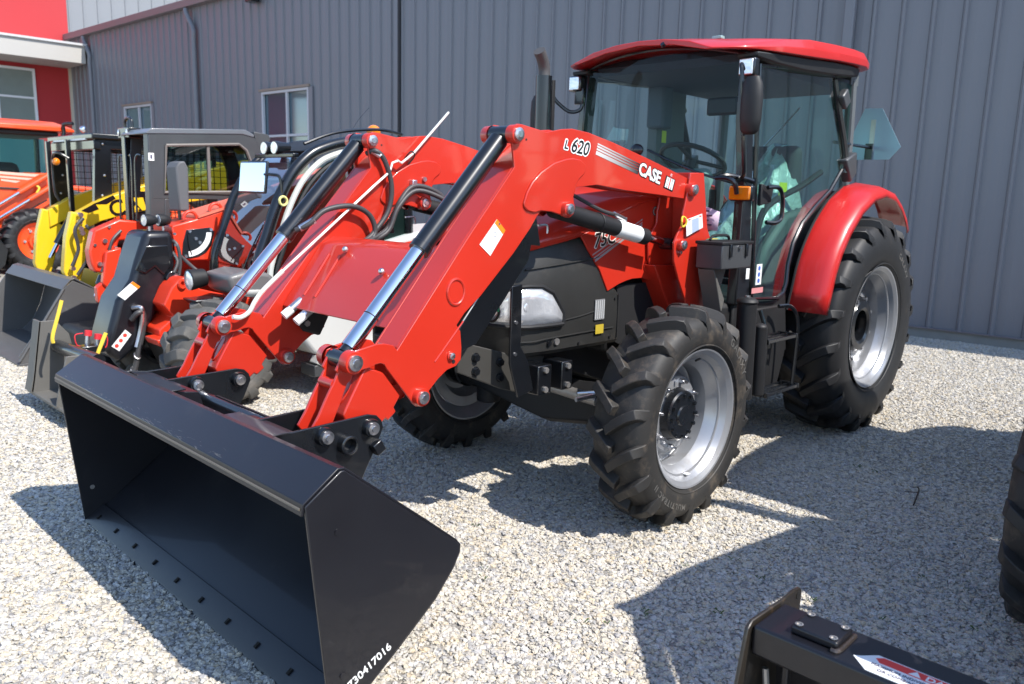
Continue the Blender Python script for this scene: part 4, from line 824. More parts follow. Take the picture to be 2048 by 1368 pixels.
# ================================================================== MACHINES ON THE LEFT
def simple_wheel(par, c, Rt, half, rim, rimmat, s=1, nl=16, lh=.03, mt=None, lw=.05, angle=30, nm='wheel'):
    wh = bpy.data.objects.new(nm, None); COL.objects.link(wh); wh.parent = par; wh.location = c
    tyre('tyre', wh, (0, 0, 0), Rt, half, rim, nl, lh, mt or RUBC, lw=lw, angle=angle)
    f = s * half * .85
    B().lathe([(f, rim + .012), (f - s * .01, rim), (f - s * .03, rim - .02), (f - s * .05, rim - .05), (f - s * .055, rim * .5), (f - s * .02, rim * .42), (f - s * .02, .001)], (0, 0, 0), 48).obj('rim', rimmat, wh, ang=35)
    h = B().lathe([(f - s * .02, rim * .3), (f + s * .01, rim * .28), (f + s * .02, rim * .1), (f + s * .02, .001)], (0, 0, 0), 24).obj('hub', rimmat, wh, ang=30)
    for i in range(6):
        a = i * math.pi / 3; B().cyl((rim * .62 * math.cos(a), f - s * .056, rim * .62 * math.sin(a)), (rim * .62 * math.cos(a), f - s * .035, rim * .62 * math.sin(a)), .016, 6).obj('lug_nut', ZINC, wh)
    return wh
def shell_bucket(name, par, prof, y0, y1, mt, side, t=.008):
    def sheet(pts, t):
        n = len(pts); o = []
        for i, (x, z) in enumerate(pts):
            a = Vector(pts[max(i - 1, 0)]); c = Vector(pts[min(i + 1, n - 1)]); d = (c - a).normalized(); o.append((x - d.y * t, z + d.x * t))
        return pts + o[::-1]
    b = B().prism(sheet(prof, -t), 'y', y0, y1).obj(name, mt, par, bev=.002, ang=25)
    for a, c in ((y0 - t, y0), (y1, y1 + t)): B().prism(side, 'y', a, c).obj('side_plate', mt, b, bev=.002)
    return b
# ---------------------------------------------------------------- A: telehandler
A = thing('telehandler', 'red telehandler with curved black framed glass cab and black boom head beside the main tractor', 'telehandler')
BOOM = [(.70, 1.235), (.53, 1.28), (.22, 1.375), (-.19, 1.49), (-.81, 1.70), (-1.9, 2.0), (-1.9, 1.66), (-.85, 1.36), (-.18, 1.15), (.28, 1.05), (.34, .97), (.68, .98)]
bm_ = B().prism(BOOM, 'y', -3.50, -3.15).obj('boom', ORED, A, bev=.01)
B().prism([(.50, 1.292), (.22, 1.378), (-.19, 1.493), (-.81, 1.703), (-.81, 1.72), (-.19, 1.51), (.22, 1.395), (.50, 1.31)], 'y', -3.51, -3.14).obj('boom_edge', mat('pale boom red', (.75, .16, .10), .4, coat=.3), bm_)  # thin paler red strip along the top of the boom
GA = [(.595, 1.205), (.41, 1.222), (.38, 1.19), (.405, 1.09), (.45, 1.035), (.51, 1.005), (.60, .99), (.635, 1.02), (.625, 1.11)]
ga = B().prism(GA, 'y', -3.15, -3.142).obj('angle_gauge', BLACK, bm_, bev=.002)
c0 = (.60, 1.19); ga_o = [(c0[0] - .195 * math.cos(R(a)), c0[1] - .185 * math.sin(R(a))) for a in range(2, 88, 7)]; ga_i = [(c0[0] - .155 * math.cos(R(a)), c0[1] - .145 * math.sin(R(a))) for a in range(86, 1, -7)]
B().prism(ga_o + ga_i, 'y', -3.142, -3.138).obj('gauge_scale', WHITE, ga)
for x, z in ((.575, 1.195), (.41, 1.205), (.61, 1.01), (.53, 1.14), (.50, 1.11)): B().cyl((x, -3.142, z), (x, -3.13, z), .012, 10).obj('bolt', ZINC, ga)
B().tube([(.59, -3.138, 1.18), (.585, -3.136, 1.09), (.565, -3.138, 1.02)], .004, 6).obj('pointer', BLACK, ga)
for x, z in ((.55, 1.285), (.35, 1.345), (-.1, 1.48)):
    B().tube([(x + .05 * math.cos(a), -3.17, z + .055 * math.sin(a)) for a in [math.pi * k / 8 for k in range(9)]], .012, 8).obj('lifting_eye', ORED, bm_)
NOSE = [(.91, 1.20), (.71, 1.20), (.70, .93), (.75, .86), (.81, .77), (.87, .58), (1.01, .37), (1.14, .27), (1.23, .36), (1.22, .43), (1.13, .72), (1.03, .86), (.985, 1.0)]
no = B().prism(NOSE, 'y', -3.46, -3.10).obj('boom_head', BUCK, A, bev=.045, seg=4)
B().prism([(1.00, .93), (.92, 1.10), (.76, 1.10), (.74, .96), (.80, .88), (.86, .95), (.93, .90)], 'y', -3.10, -3.085).obj('cast_rib', BLACK, no, bev=.01)
B().cyl((.74, -3.10, .86), (.74, -3.06, .86), .055, 24).obj('pivot_boss', BLACK, no, bev=.006); B().cyl((.725, -3.09, .875), (.725, -3.045, .875), .02, 16).obj('pivot_pin', ZINC, no)
dc = B().prism([(1.13, .76), (1.02, .85), (.97, .81), (1.08, .72)], 'y', -3.10, -3.097).obj('white_decal', WHITE, no); B().prism([(1.02, .85), (.97, .81), (.986, .795), (1.036, .837)], 'y', -3.097, -3.0955).obj('orange_band', mat('orange decal', (.85, .22, .01), .45), dc)
dc = B().prism([(1.09, .51), (1.19, .40), (1.14, .36), (1.05, .47)], 'y', -3.10, -3.097).obj('white_decal', WHITE, no)
for k in range(3): B().cyl((1.155 - .03 * k, -3.097, .40 + .035 * k), (1.155 - .03 * k, -3.0955, .40 + .035 * k), .014, 12).obj('red_print', mat('red print', (.7, .05, .03), .5), dc)
B().tube([(1.05, -3.08, .58), (1.02, -3.04, .63), (.98, -3.05, .62), (.98, -3.07, .50), (1.02, -3.07, .35), (1.06, -3.07, .21), (1.16, -3.07, .18), (1.26, -3.06, .24), (1.34, -3.05, .33)], .020, 10).obj('spiral_hose', HOSE, no)
B().tube([(1.03, -3.10, .66), (.995, -3.04, .665), (.985, -3.05, .60), (.995, -3.07, .50), (1.03, -3.07, .38)], .017, 10).obj('steel_pipe', ZINC, no)
rr = [(1.03, .32), (1.06, .22), (1.10, .19), (1.15, .18), (1.20, .195), (1.25, .23), (1.29, .275), (1.32, .31)]
for x, z in rr: B().tube([(x + .022 * math.cos(a), -3.065 + .022 * math.cos(a + 1.5), z + .022 * math.sin(a)) for a in [2 * math.pi * k / 10 for k in range(11)]], .0045, 5, sm=False).obj('spiral_guard', ZINC, no)
# carriage
ca = B().cyl((1.50, -3.24, .42), (1.46, -2.55, .42), .045, 20).obj('coupler_carriage', BLACK, A)
PLO = [(1.50, .60), (1.60, .60), (1.66, .22), (1.68, .12), (1.45, .06), (1.38, .3), (1.42, .5)]
B().prism(PLO, 'y', -3.24, -3.225).obj('carriage_plate', TAUPE, ca, bev=.003)
B().prism([(x, min(z, .44)) for x, z in PLO], 'y', -2.72, -2.705).obj('carriage_plate', TAUPE, ca, bev=.003)
B().prism([(1.585, .60), (1.60, .60), (1.662, .22), (1.685, .12), (1.665, .12), (1.645, .22)], 'y', -3.36, -3.225).obj('face_plate', TAUPE, ca, bev=.003)
B().prism([(1.46, .12), (1.67, .12), (1.67, .10), (1.46, .06)], 'y', -3.36, -2.55).obj('lower_plate', TAUPE, ca, bev=.003)
for (x0, z0, y0, hh) in ((1.56, .50, -3.02, .26), (1.385, .37, -2.76, .19)):
    B().tube([(x0 + .02, y0, z0 - .02), (x0 + .02, y0, z0 + .03), (x0 - .02, y0, z0 + .03 + hh * .5), (x0 - .05, y0, z0 + hh)], .008, 8, flat=1.6).obj('yellow_handle', YPL, ca)
for k, (x0, z0) in enumerate(((1.38, .50), (1.32, .47))):
    cu_ = B().cyl((x0, -3.0, z0 - .06), (x0 - .01, -3.0, z0 + .01), .016, 12).obj('quick_coupler', ZINC, ca)
    B().cyl((x0 - .01, -3.0, z0 + .01), (x0 - .015, -3.0, z0 + .045), .024, 14).obj('red_cap', GRED, cu_)
    B().tube([(x0 + (.02 if k == 0 else -.02), -3.0, z0 + .03), (x0 + (.07 if k == 0 else -.07), -3.0, z0 + .02), (x0 + (.06 if k == 0 else -.06), -3.0, z0 - .05), (x0, -3.0, z0 - .06)], .004, 6).obj('cap_strap', GRED, cu_)
B().box(1.36, -3.0, .42, .16, .10, .05).obj('coupler_block', BLACK, ca, bev=.006)
# twin lamps on boom head + pad mirror
for x in (.87, .77):
    lp = B().lathe([(-.01, .001), (-.01, .045), (.03, .045), (.075, .030), (.09, .012), (.09, .001)], (0, 0, 0), 24).obj('spot_lamp', MATTE, A, ang=40); lp.location = (x, -3.2, 1.275); lp.rotation_euler = (0, 0, R(95))
    ln = B().lathe([(-.012, .001), (-.012, .038), (-.008, .042)], (0, 0, 0), 24).obj('lens', LENS, lp)
    B().cyl((0, .03, -.04), (0, .03, -.075), .01, 8).obj('lamp_foot', ZINC, lp)
rp_ = B().prism([(.585, 1.70), (.54, 1.71), (.515, 1.66), (.52, 1.34), (.60, 1.34), (.61, 1.66)], 'y', -3.42, -3.24).obj('far_mirror', mat('grey mirror shell', (.10, .10, .105), .6), A, bev=.012)
B().cyl((.56, -3.33, 1.34), (.56, -3.33, 1.20), .012, 8).obj('mirror_stem', BLACK, rp_)
# cab
YN, YF = -2.42, -3.10
FRM = [(.42, .80), (.41, 1.01), (.34, 1.20), (.25, 1.43), (.14, 1.62), (.01, 1.75), (-.12, 1.82), (-.35, 1.88), (-.75, 1.91)]
cf = B().tube([(x, YN, z) for x, z in FRM], .042, 10, flat=1).obj('cab_frame', BLACK, A, ang=60)
B().tube([(x, YF, z) for x, z in FRM], .030, 10).obj('cab_frame', BLACK, A, ang=60)
B().tube([(x - .085 + .02 * i / 8, YN + .012, z - .05) for i, (x, z) in enumerate(FRM)], .022, 8).obj('door_trim', mat('pale door trim', (.55, .56, .52), .5), cf)
B().tube([(x - .135, YN - .01, z - .085) for x, z in FRM], .020, 8).obj('door_seal', MATTE, cf)
B().tube([(-.30, YN + .01, 1.76), (-.34, YN + .01, 1.55)], .012, 8).obj('door_strut', ZINC, cf)
rows = [[(x, y, z) for y in (YF + .02, (YF + YN) / 2, YN - .02)] for x, z in FRM[:-1]]
B().grid(rows).obj('windscreen', glass('blue tinted windscreen', (.40, .55, .62), 3.2), A, ang=60, fix=False)
B().grid([[(x - .11, YN, z - .06), (-.9, YN, max(.95, z - .06))] for x, z in FRM]).obj('side_window', G_DOOR, A, ang=60, fix=False)
B().prism([(-.02, 1.80), (-.30, 1.90), (-.85, 1.95), (-.9, 1.90), (-.35, 1.86), (-.1, 1.77)], 'y', YF, YN).obj('cab_roof', MATTE, A, bev=.01)
B().tube([(-.9, YN, .8), (-.92, YN, 1.3), (-.85, YN, 1.92)], .035, 8).obj('rear_pillar', BLACK, A)
B().tube([(-.9, YF, .8), (-.92, YF, 1.3), (-.85, YF, 1.92)], .035, 8).obj('rear_pillar', BLACK, A)
B().box(-.35, -2.76, .85, .35, .36, .5).obj('seat', MATTE, A, bev=.04)
lb = B().box(.06, -2.76, 1.765, .05, .56, .03).obj('light_bar', BLACK, A, bev=.006)
for y0 in (-2.86, -2.71):
    q = B().cyl((.10, y0, 1.82), (-.02, y0, 1.83), .050, 24, r2=.030).obj('spot_lamp', BLACK, lb, bev=.003); B().cyl((.101, y0, 1.82), (.108, y0, 1.82), .043, 24).obj('lens', LENS, q)
B().tube([(-.02, -2.5, 1.85), (-.3, -2.5, 1.95), (-.7, -2.52, 2.0), (-.95, -2.55, 1.98)], .012, 8).obj('roof_rail', BLACK, A)
B().tube([(-.61, -2.8, 1.95), (-.70, -2.8, 2.08), (-.81, -2.8, 2.19)], .0025, 5).obj('antenna', BLACK, A)
bc = B().sphere((-.84, -2.78, 2.005), .058, 18, 12, (1, 1, .9)).obj('beacon', AMBER, A); B().cyl((-.84, -2.78, 1.90), (-.84, -2.78, 1.97), .05, 18).obj('beacon_base', BLACK, bc)
mi = B().box(0, 0, 0, .02, .33, .23).obj('mirror_shell', BLACK, A, bev=.02, seg=3); mi.location = (.30, -2.66, 1.60); mi.rotation_euler = (0, R(-7), R(6))
B().box(.0115, 0, 0, .004, .305, .205).obj('mirror_glass', mat('mirror glass', (.92, .93, .95), .02, metal=1), mi, bev=.015)
B().tube([(.29, -2.52, 1.62), (.27, -2.44, 1.62), (.24, -2.40, 1.60), (.23, -2.39, 1.48)], .011, 8).obj('mirror_arm', BLACK, A)
B().tube([(.235 + .03 * math.cos(a), -2.37, 1.44 + .03 * math.sin(a)) for a in [2 * math.pi * k / 16 for k in range(17)]], .009, 6, sm=False).obj('work_lamp', mat('pale yellow plastic', (.75, .68, .25), .4), A)
for dx in (0, .04): B().tube([(.43 - dx * .4, -2.62 + dx, .93), (.385 - dx * .5, -2.56 + dx, 1.10), (.32 - dx * .5, -2.50 + dx, 1.27)], .006, 6).obj('wiper', BLACK, A)
# bonnet fender and lamp, chassis
hood = [(.67, .93), (.52, .965), (.36, .94), (.28, .86), (.36, .80), (.55, .78), (.64, .82)]
B().prism([(x, z) for x, z in hood], 'y', -2.75, -2.36).obj('front_fender', mat('grey plastic', (.13, .125, .125), .45, coat=.2), A, bev=.03, seg=3)
B().grid([[(x, -2.355, z) for x, z in ((.62, .835), (.36, .825))], [(x, -2.36, z) for x, z in ((.54, .785), (.44, .775))]]).obj('fender_trim', LGREY, A, fix=False, solid=.01)
hl = B().cyl((.80, -2.68, .885), (.68, -2.68, .90), .075, 24, r2=.06).obj('headlamp', MATTE, A, bev=.01); B().sphere((.80, -2.68, .885), .066, 18, 10, (.25, 1, 1.1)).obj('lens', LENS, hl)
B().prism([(.85, .765), (.62, .77), (.66, .73), (.80, .72)], 'y', -2.70, -2.50).obj('side_marker_shelf', BLACK, A, bev=.01)
CHS = [(.89, .69), (.83, .81), (.77, .87), (.73, .885), (.69, .86), (.62, .79), (.3, .70), (-1.6, .70), (-1.6, .34), (.4, .34), (.70, .40), (.93, .47), (.93, .52), (.82, .60)]
B().prism(CHS, 'y', -3.35, -2.90).obj('chassis', ORED, A, bev=.01)
B().tube([(.755 + .022 * math.cos(a), -2.89, .835 + .028 * math.sin(a)) for a in [2 * math.pi * k / 14 for k in range(15)]], .012, 6, sm=False).obj('tow_eye', ORED, A)
B().prism([(1.0, .47), (.90, .475), (.86, .42), (.98, .42)], 'y', -3.0, -2.78).obj('front_foot', ORED, A, bev=.01)
B().prism([(.90, .42), (.3, .40), (.3, .2), (.8, .2)], 'y', -3.3, -2.7).obj('axle_housing', MATTE, A, bev=.02)
simple_wheel(A, (.68, -2.50, .385), .385, .155, .20, LGREY, 1, 14, .035, RUBG, lw=.06, angle=28, nm='front_wheel')
simple_wheel(A, (.68, -3.55, .385), .385, .155, .20, LGREY, -1, 14, .035, RUBG, lw=.06, angle=28, nm='front_wheel')
simple_wheel(A, (-1.35, -2.50, .385), .385, .155, .20, LGREY, 1, 14, .035, RUBG, lw=.06, angle=28, nm='rear_wheel')
simple_wheel(A, (-1.35, -3.55, .385), .385, .155, .20, LGREY, -1, 14, .035, RUBG, lw=.06, angle=28, nm='rear_wheel')
# light grey engine cover with the striped lettering, round lower edge
BODY = [(.16, .62), (.13, .45), (.04, .33), (-.10, .27), (-.30, .255), (-.50, .30), (-.66, .42), (-1.4, .50), (-1.6, .8), (-1.6, 1.27), (-1.15, 1.25), (-.5, 1.10), (-.4, 1.06), (-.25, .95), (.05, .90)]
bd = B().prism(BODY, 'y', -2.75, -2.33).obj('engine_cover', LGREY, A, bev=.03, seg=3)
for k, (z, hh, mm) in enumerate(((1.075, .018, ORED), (1.045, .012, BLACK), (1.020, .018, ORED))): B().prism([(-.42, z - .03), (-1.5, z + .15), (-1.5, z + .15 + hh), (-.42, z - .03 + hh)], 'y', -2.33, -2.326).obj('decal_stripe', mm, bd)
for a in range(195, 300, 13):
    ca_, sa_ = math.cos(R(a)), math.sin(R(a)); B().box(-.20 + .40 * ca_, -2.34, .58 + .36 * sa_, .075, .10, .06, Matrix.Rotation(-R(a + 90), 4, 'Y')).obj('tread_block', mat('sunlit rubber tread', (.50, .49, .45), .5, coat=.3), A, bev=.006)  # pale colour stands for sunlight on the tyre lugs
B().prism([(.05, .24), (-1.0, .24), (-1.0, .15), (.05, .15)], 'y', -2.5, -2.30).obj('side_step', DARKG, A, bev=.006)
st2 = B().prism([(-.45, 1.30), (-.58, 1.31), (-.58, 1.20), (-.45, 1.20)], 'y', -2.40, -2.398).obj('white_sticker', WHITE, A); B().cyl((-.68, -2.40, 1.25), (-.68, -2.396, 1.25), .055, 20).obj('round_sticker', WHITE, A)
B().box(-.7, -2.45, 1.20, .5, .04, .45).obj('rear_cab_panel', MATTE, A)
B().cyl((-.75, -2.38, 1.05), (-.66, -2.38, 1.12), .03, 12).obj('blue_cap', mat('light blue cap', (.2, .5, .7), .4), A)

# ---------------------------------------------------------------- B: compact loader with dark grey cage
K = thing('skid_loader', 'orange red compact track loader with a dark grey caged cab and side window', 'loader', 'compact loaders parked side by side')
YC = -3.78; YC2 = -4.30
SIDEP = [(.53, 1.95), (-.23, 2.0), (-.30, 1.97), (-.36, 1.88), (-.42, 1.71), (-.44, 1.3), (-.44, .5), (.60, .5), (.58, 1.3)]
WIN = [(.45, 1.84), (-.17, 1.885), (-.235, 1.84), (-.30, 1.68), (-.31, 1.49), (.48, 1.47)]
def ringpanel(outer, inner, y0, y1, name, mt, par):
    # frame strips around a window opening: quads between matching perimeters
    def resample(P, n):
        L = [0]; Q = P + [P[0]]
        for i in range(len(P)): L.append(L[-1] + math.hypot(Q[i + 1][0] - Q[i][0], Q[i + 1][1] - Q[i][1]))
        return P
    cx = sum(p[0] for p in inner) / len(inner); cz = sum(p[1] for p in inner) / len(inner)
    def cast(P, a):
        d = (math.cos(a), math.sin(a)); best = None
        for i in range(len(P)):
            p, q = P[i], P[(i + 1) % len(P)]; ex, ez = q[0] - p[0], q[1] - p[1]; den = d[0] * ez - d[1] * ex
            if abs(den) < 1e-9: continue
            t = ((p[0] - cx) * ez - (p[1] - cz) * ex) / den; u = ((p[0] - cx) * d[1] - (p[1] - cz) * d[0]) / den
            if t > 0 and -1e-6 <= u <= 1 + 1e-6 and (best is None or t < best): best = t
        return (cx + d[0] * best, cz + d[1] * best)
    angs = sorted(set([round(math.atan2(z - cz, x - cx), 4) for x, z in outer + inner] + [2 * math.pi * k / 24 - math.pi for k in range(24)]))
    O = [cast(outer, a) for a in angs]; I = [cast(inner, a) for a in angs]; n = len(angs); b = B()
    b.add([(x, y1, z) for x, z in O] + [(x, y1, z) for x, z in I] + [(x, y0, z) for x, z in O] + [(x, y0, z) for x, z in I],
          [(i, (i + 1) % n, n + (i + 1) % n, n + i) for i in range(n)] + [(2 * n + i, 3 * n + i, 3 * n + (i + 1) % n, 2 * n + (i + 1) % n) for i in range(n)] +
          [(i, 2 * n + i, 2 * n + (i + 1) % n, (i + 1) % n) for i in range(n)] + [(n + i, n + (i + 1) % n, 3 * n + (i + 1) % n, 3 * n + i) for i in range(n)])
    return b.obj(name, mt, par, bev=.004, ang=25)
cg = ringpanel(SIDEP[:5] + [(-.44, 1.42), (.58, 1.42)], WIN, YC - .04, YC, 'cage_side', DARKG, K)
ringpanel(SIDEP[:5] + [(-.44, 1.42), (.58, 1.42)], WIN, YC2, YC2 + .04, 'cage_side', DARKG, K)
B().tube([(x, YC + .004, z) for x, z in WIN + [WIN[0]]], .012, 8, sm=False).obj('window_seal', mat('taupe seal', (.16, .14, .125), .5), cg)
wg = B().add([(x, YC - .012, z) for x, z in WIN], [tuple(range(len(WIN)))]).obj('window_pane', G_DARK, cg, fix=False)
B().box(.10, YC - .008, 1.67, .022, .02, .40).obj('window_divider', mat('taupe seal', (.16, .14, .125), .5), cg)
B().box(.08, YC - .005, 1.475, .80, .03, .02).obj('window_sill', TAUPE, cg)
ms = B()
for k in range(13): x = -.28 + k * .06; ms.box(x, YC2 + .06, 1.68, .005, .005, .40)
for k in range(7): ms.box(.08, YC2 + .06, 1.50 + .055 * k, .76, .005, .005)
mo = ms.obj('mesh_guard', MATTE, K); mo['kind'] = 'stuff'
ms = B()
for k in range(11): x = -.25 + k * .07; ms.box(x, YC - .05, 1.34, .006, .006, .18)
for k in range(4): ms.box(.10, YC - .05, 1.27 + .055 * k, .76, .006, .006)
mo = ms.obj('mesh_guard', MATTE, K); mo['kind'] = 'stuff'
B().prism([(.48, 1.42), (.44, 1.42), (.46, .6), (.50, .6)], 'y', YC - .04, YC).obj('cage_post', DARKG, K, bev=.005)
B().prism([(.585, 1.94), (.50, 1.955), (.46, 1.90), (.48, 1.3), (.50, .6), (.60, .6), (.60, 1.3)], 'y', YC - .10, YC - .001).obj('cage_post', DARKG, K, bev=.008)
B().prism([(.60, 1.93), (.56, 1.965), (-.23, 2.01), (-.31, 1.975), (-.31, 1.95), (-.2, 1.97), (.60, 1.92)], 'y', YC2, YC + .006).obj('cage_roof', mat('mid grey paint', (.13, .14, .155), .35, coat=.4), K, bev=.008)
B().prism([(-.31, 2.0), (-.45, 1.985), (-.47, 1.95), (-.42, 1.82), (-.33, 1.9)], 'y', YC2, YC).obj('rear_visor', DARKG, K, bev=.006)
for x, z in ((.57, 1.745), (-.375, 1.72)):
    q = B().prism([(x + .022, z + .03), (x - .022, z + .03), (x - .022, z - .03), (x + .022, z - .03)], 'y', YC, YC + .003).obj('white_sticker', WHITE, K); B().box(x, YC + .0035, z, .015, .001, .03).obj('print', mat('ink', (.08, .07, .12), .6), q)
B().prism([(.60, .95), (.30, 1.05), (-.9, 1.25), (-1.2, 1.1), (-1.2, .35), (.5, .35)], 'y', YC2 - .25, YC + .08).obj('body', ORED, K, bev=.02)
# lift arms in front
LA = [(.99, .90), (1.0, 1.0), (.955, 1.165), (.76, 1.25), (.50, 1.22), (.50, 1.10), (.77, 1.08), (.80, .98), (.89, .82), (.97, .84)]
B().prism(LA, 'y', -4.12, -4.0).obj('lift_arm', ORED, K, bev=.015)
B().prism([(.90, 1.0), (.78, 1.03), (.82, .78), (.90, .70), (.94, .75)], 'y', -3.99, -3.93).obj('tilt_link', ORED, K, bev=.01)
B().prism([(.88, .80), (.90, .74), (.93, .58), (.975, .60), (.98, .72)], 'y', -4.02, -3.95).obj('coupler_hook', ORED, K, bev=.008)
cc_ = B().cyl((.90, -4.03, .80), (.93, -4.03, .73), .035, 16).obj('tilt_cylinder', BLACK, K); B().cyl((.93, -4.03, .73), (.965, -4.03, .64), .016, 12).obj('rod', CHR, cc_)
for x, z in ((.88, 1.08), (.93, .90)): B().cyl((x, -4.0, z), (x, -3.985, z), .018, 12).obj('pin', ZINC, K)
B().box(.3, -4.15, .22, 1.6, .75, .32).obj('track_frame', MATTE, K, bev=.05, seg=3)
# guard mast with lamp box
mp = B().box(.56, -4.30, 1.42, .05, .075, 1.0).obj('guard_mast', BLACK, K, bev=.006)
lbx = B().box(.53, -4.30, 1.945, .10, .24, .085).obj('lamp_box', BLACK, mp, bev=.006)
for y0 in (-4.39, -4.21): B().sphere((.585, y0, 1.945), .022, 12, 8, (.3, .7, 1.3)).obj('lens', LENS, lbx)
B().tube([(.53, -4.38, 1.985), (.53, -4.37, 2.05), (.53, -4.30, 2.07), (.53, -4.24, 2.05), (.53, -4.23, 1.985)], .012, 8).obj('grab_hoop', BLACK, mp)
for y0, yd in ((-4.40, -4.34), (-4.13, -4.20), (-4.05, -3.95)): B().tube([(.58, yd, 1.76), (.59, y0, 1.72), (.60, y0, 1.30), (.60, y0, 1.24), (.59, yd, 1.20)], .008, 6).obj('handrail', BLACK, mp)

# ---------------------------------------------------------------- C: yellow armed loader
Cc = thing('skid_loader', 'compact loader with yellow hazard striped arms, black mesh cab and open grey bucket', 'loader', 'compact loaders parked side by side')
ARM = [(.74, 1.27), (.54, 1.385), (.34, 1.46), (.13, 1.53), (-.9, 1.80), (-1.1, 1.78), (-1.1, 1.5), (-.2, 1.36), (.35, 1.25), (.56, 1.19), (.74, 1.10)]
FA = [(.79, 1.28), (.71, 1.25), (.67, 1.15), (.62, 1.12), (.68, .98), (.71, .80), (.77, .62), (.85, .60), (.89, .76), (.85, 1.06)]
for y0, y1 in ((-5.14, -5.0), (-5.96, -5.83)):
    a_ = B().prism(ARM, 'y', y0, y1).obj('lift_arm', YEL, Cc, bev=.008)
    B().prism(FA, 'y', y0 + .02, y1 - .02).obj('arm_elbow', YEL, Cc, bev=.01)
    if y1 > -5.5:
        for q in ([(.72, 1.285), (.60, 1.352), (.57, 1.300), (.66, 1.265)], [(.62, 1.343), (.44, 1.425), (.42, 1.395), (.50, 1.345)]):
            B().prism(q, 'y', y1, y1 + .003).obj('hazard_stripe', BLACK, a_)
        text('lettering', 'CAT', .205, side_map((.470, 1.225), (-1, .24), y1 + .001), BLACK, a_, bold=.004)
        B().prism([(.285, 1.285), (.245, 1.345), (.215, 1.30)], 'y', y1 + .002, y1 + .004).obj('triangle_mark', YEL, a_)
        for x, z in ((.735, 1.25), (.745, 1.19), (.74, 1.13), (.73, 1.09)): B().cyl((x, y1, z), (x, y1 + .04, z), .022, 10).obj('hose_end', ZINC, a_)
cyl_ = B().cyl((.57, -5.70, 1.24), (.73, -5.70, .95), .035, 16).obj('tilt_cylinder', BLACK, Cc); B().cyl((.73, -5.70, .95), (.80, -5.70, .82), .018, 12).obj('rod', CHR, cyl_)
B().tube([(.70, -5.2, 1.15), (.66, -5.3, 1.2), (.68, -5.4, 1.0), (.76, -5.4, .8)], .016, 8).obj('hose', HOSE, Cc)
for z in (.78, .70, .65): B().cyl((.83, -5.0, z), (.83, -4.95, z), .02, 10).obj('hose_end', ZINC, Cc)
for y0 in (-5.10, -6.25):
    b = ringpanel([(.53, 1.93), (-.6, 1.93), (-.6, .9), (.60, .9)], [(.40, 1.84), (-.5, 1.84), (-.5, 1.05), (.42, 1.05)], y0 - .06, y0, 'cage_side', BLACK, Cc)
    for x, z in ((.47, 1.88), (.28, 1.88), (.47, 1.60), (.50, 1.42), (.48, 1.2), (.52, 1.05)): B().sphere((x, y0 + .002, z), .012, 8, 6).obj('bolt', ZINC, b)
    ms = B()
    for k in range(14): ms.box(-.46 + k * .065, y0 - .03, 1.45, .006, .006, .78)
    for k in range(13): ms.box(-.04, y0 - .035, 1.08 + k * .062, .90, .006, .006)
    mo = ms.obj('mesh_guard', MATTE, Cc); mo['kind'] = 'stuff'
B().box(-.03, -5.68, 1.945, 1.2, 1.25, .05).obj('cage_roof', BLACK, Cc, bev=.01); B().box(.56, -5.68, 1.925, .02, .9, .022).obj('roof_strip', WHITE, Cc)
B().box(.52, -5.68, 1.87, .06, 1.2, .08).obj('cage_header', BLACK, Cc, bev=.006)
for y0 in (-5.62, -6.2): B().box(.60, y0, 1.45, .04, .05, .95).obj('cab_post', BLACK, Cc, bev=.005)
B().tube([(.62, -5.55, 1.75), (.70, -5.6, 1.80), (.70, -5.75, 1.75), (.70, -5.75, 1.45), (.66, -5.75, 1.35)], .012, 8).obj('mirror_bow', BLACK, Cc)
B().sphere((.68, -5.72, 1.72), .035, 12, 8).obj('turn_lamp', AMBER, Cc)
B().prism([(.5, 1.0), (-1.3, 1.2), (-1.3, .35), (.5, .35)], 'y', -6.1, -5.2).obj('body', YEL, Cc, bev=.02)
B().box(.45, -5.7, .95, .1, .9, .5).obj('cab_front', mat('grey cab front', (.06, .06, .065), .5), Cc, bev=.01)
for y0 in (-5.05, -6.3): simple_wheel(Cc, (.30, y0, .36), .36, .13, .19, YEL, 1 if y0 > -5.5 else -1, 14, .03, RUBC)
PB = [(1.00, .62), (.93, .70), (.90, .71), (.72, .60), (.66, .50), (.72, .30), (.80, .14), (.90, .05), (1.37, .02)]
SB = [(.99, .635), (.92, .70), (.72, .60), (.66, .50), (.72, .30), (.80, .14), (.90, .05), (1.37, .02), (1.37, .09)]
bkC = shell_bucket('bucket', Cc, PB, -6.42, -4.72, BKTG, SB, .012)
B().prism([(1.38, .0), (1.38, .022), (1.20, .034), (1.20, .0)], 'y', -6.44, -4.70).obj('cutting_edge', BKTG, bkC, bev=.002)
B().tube([(1.37, -4.704, .05), (.995, -4.704, .635)], .012, 6).obj('edge_bar', BKTG, bkC)

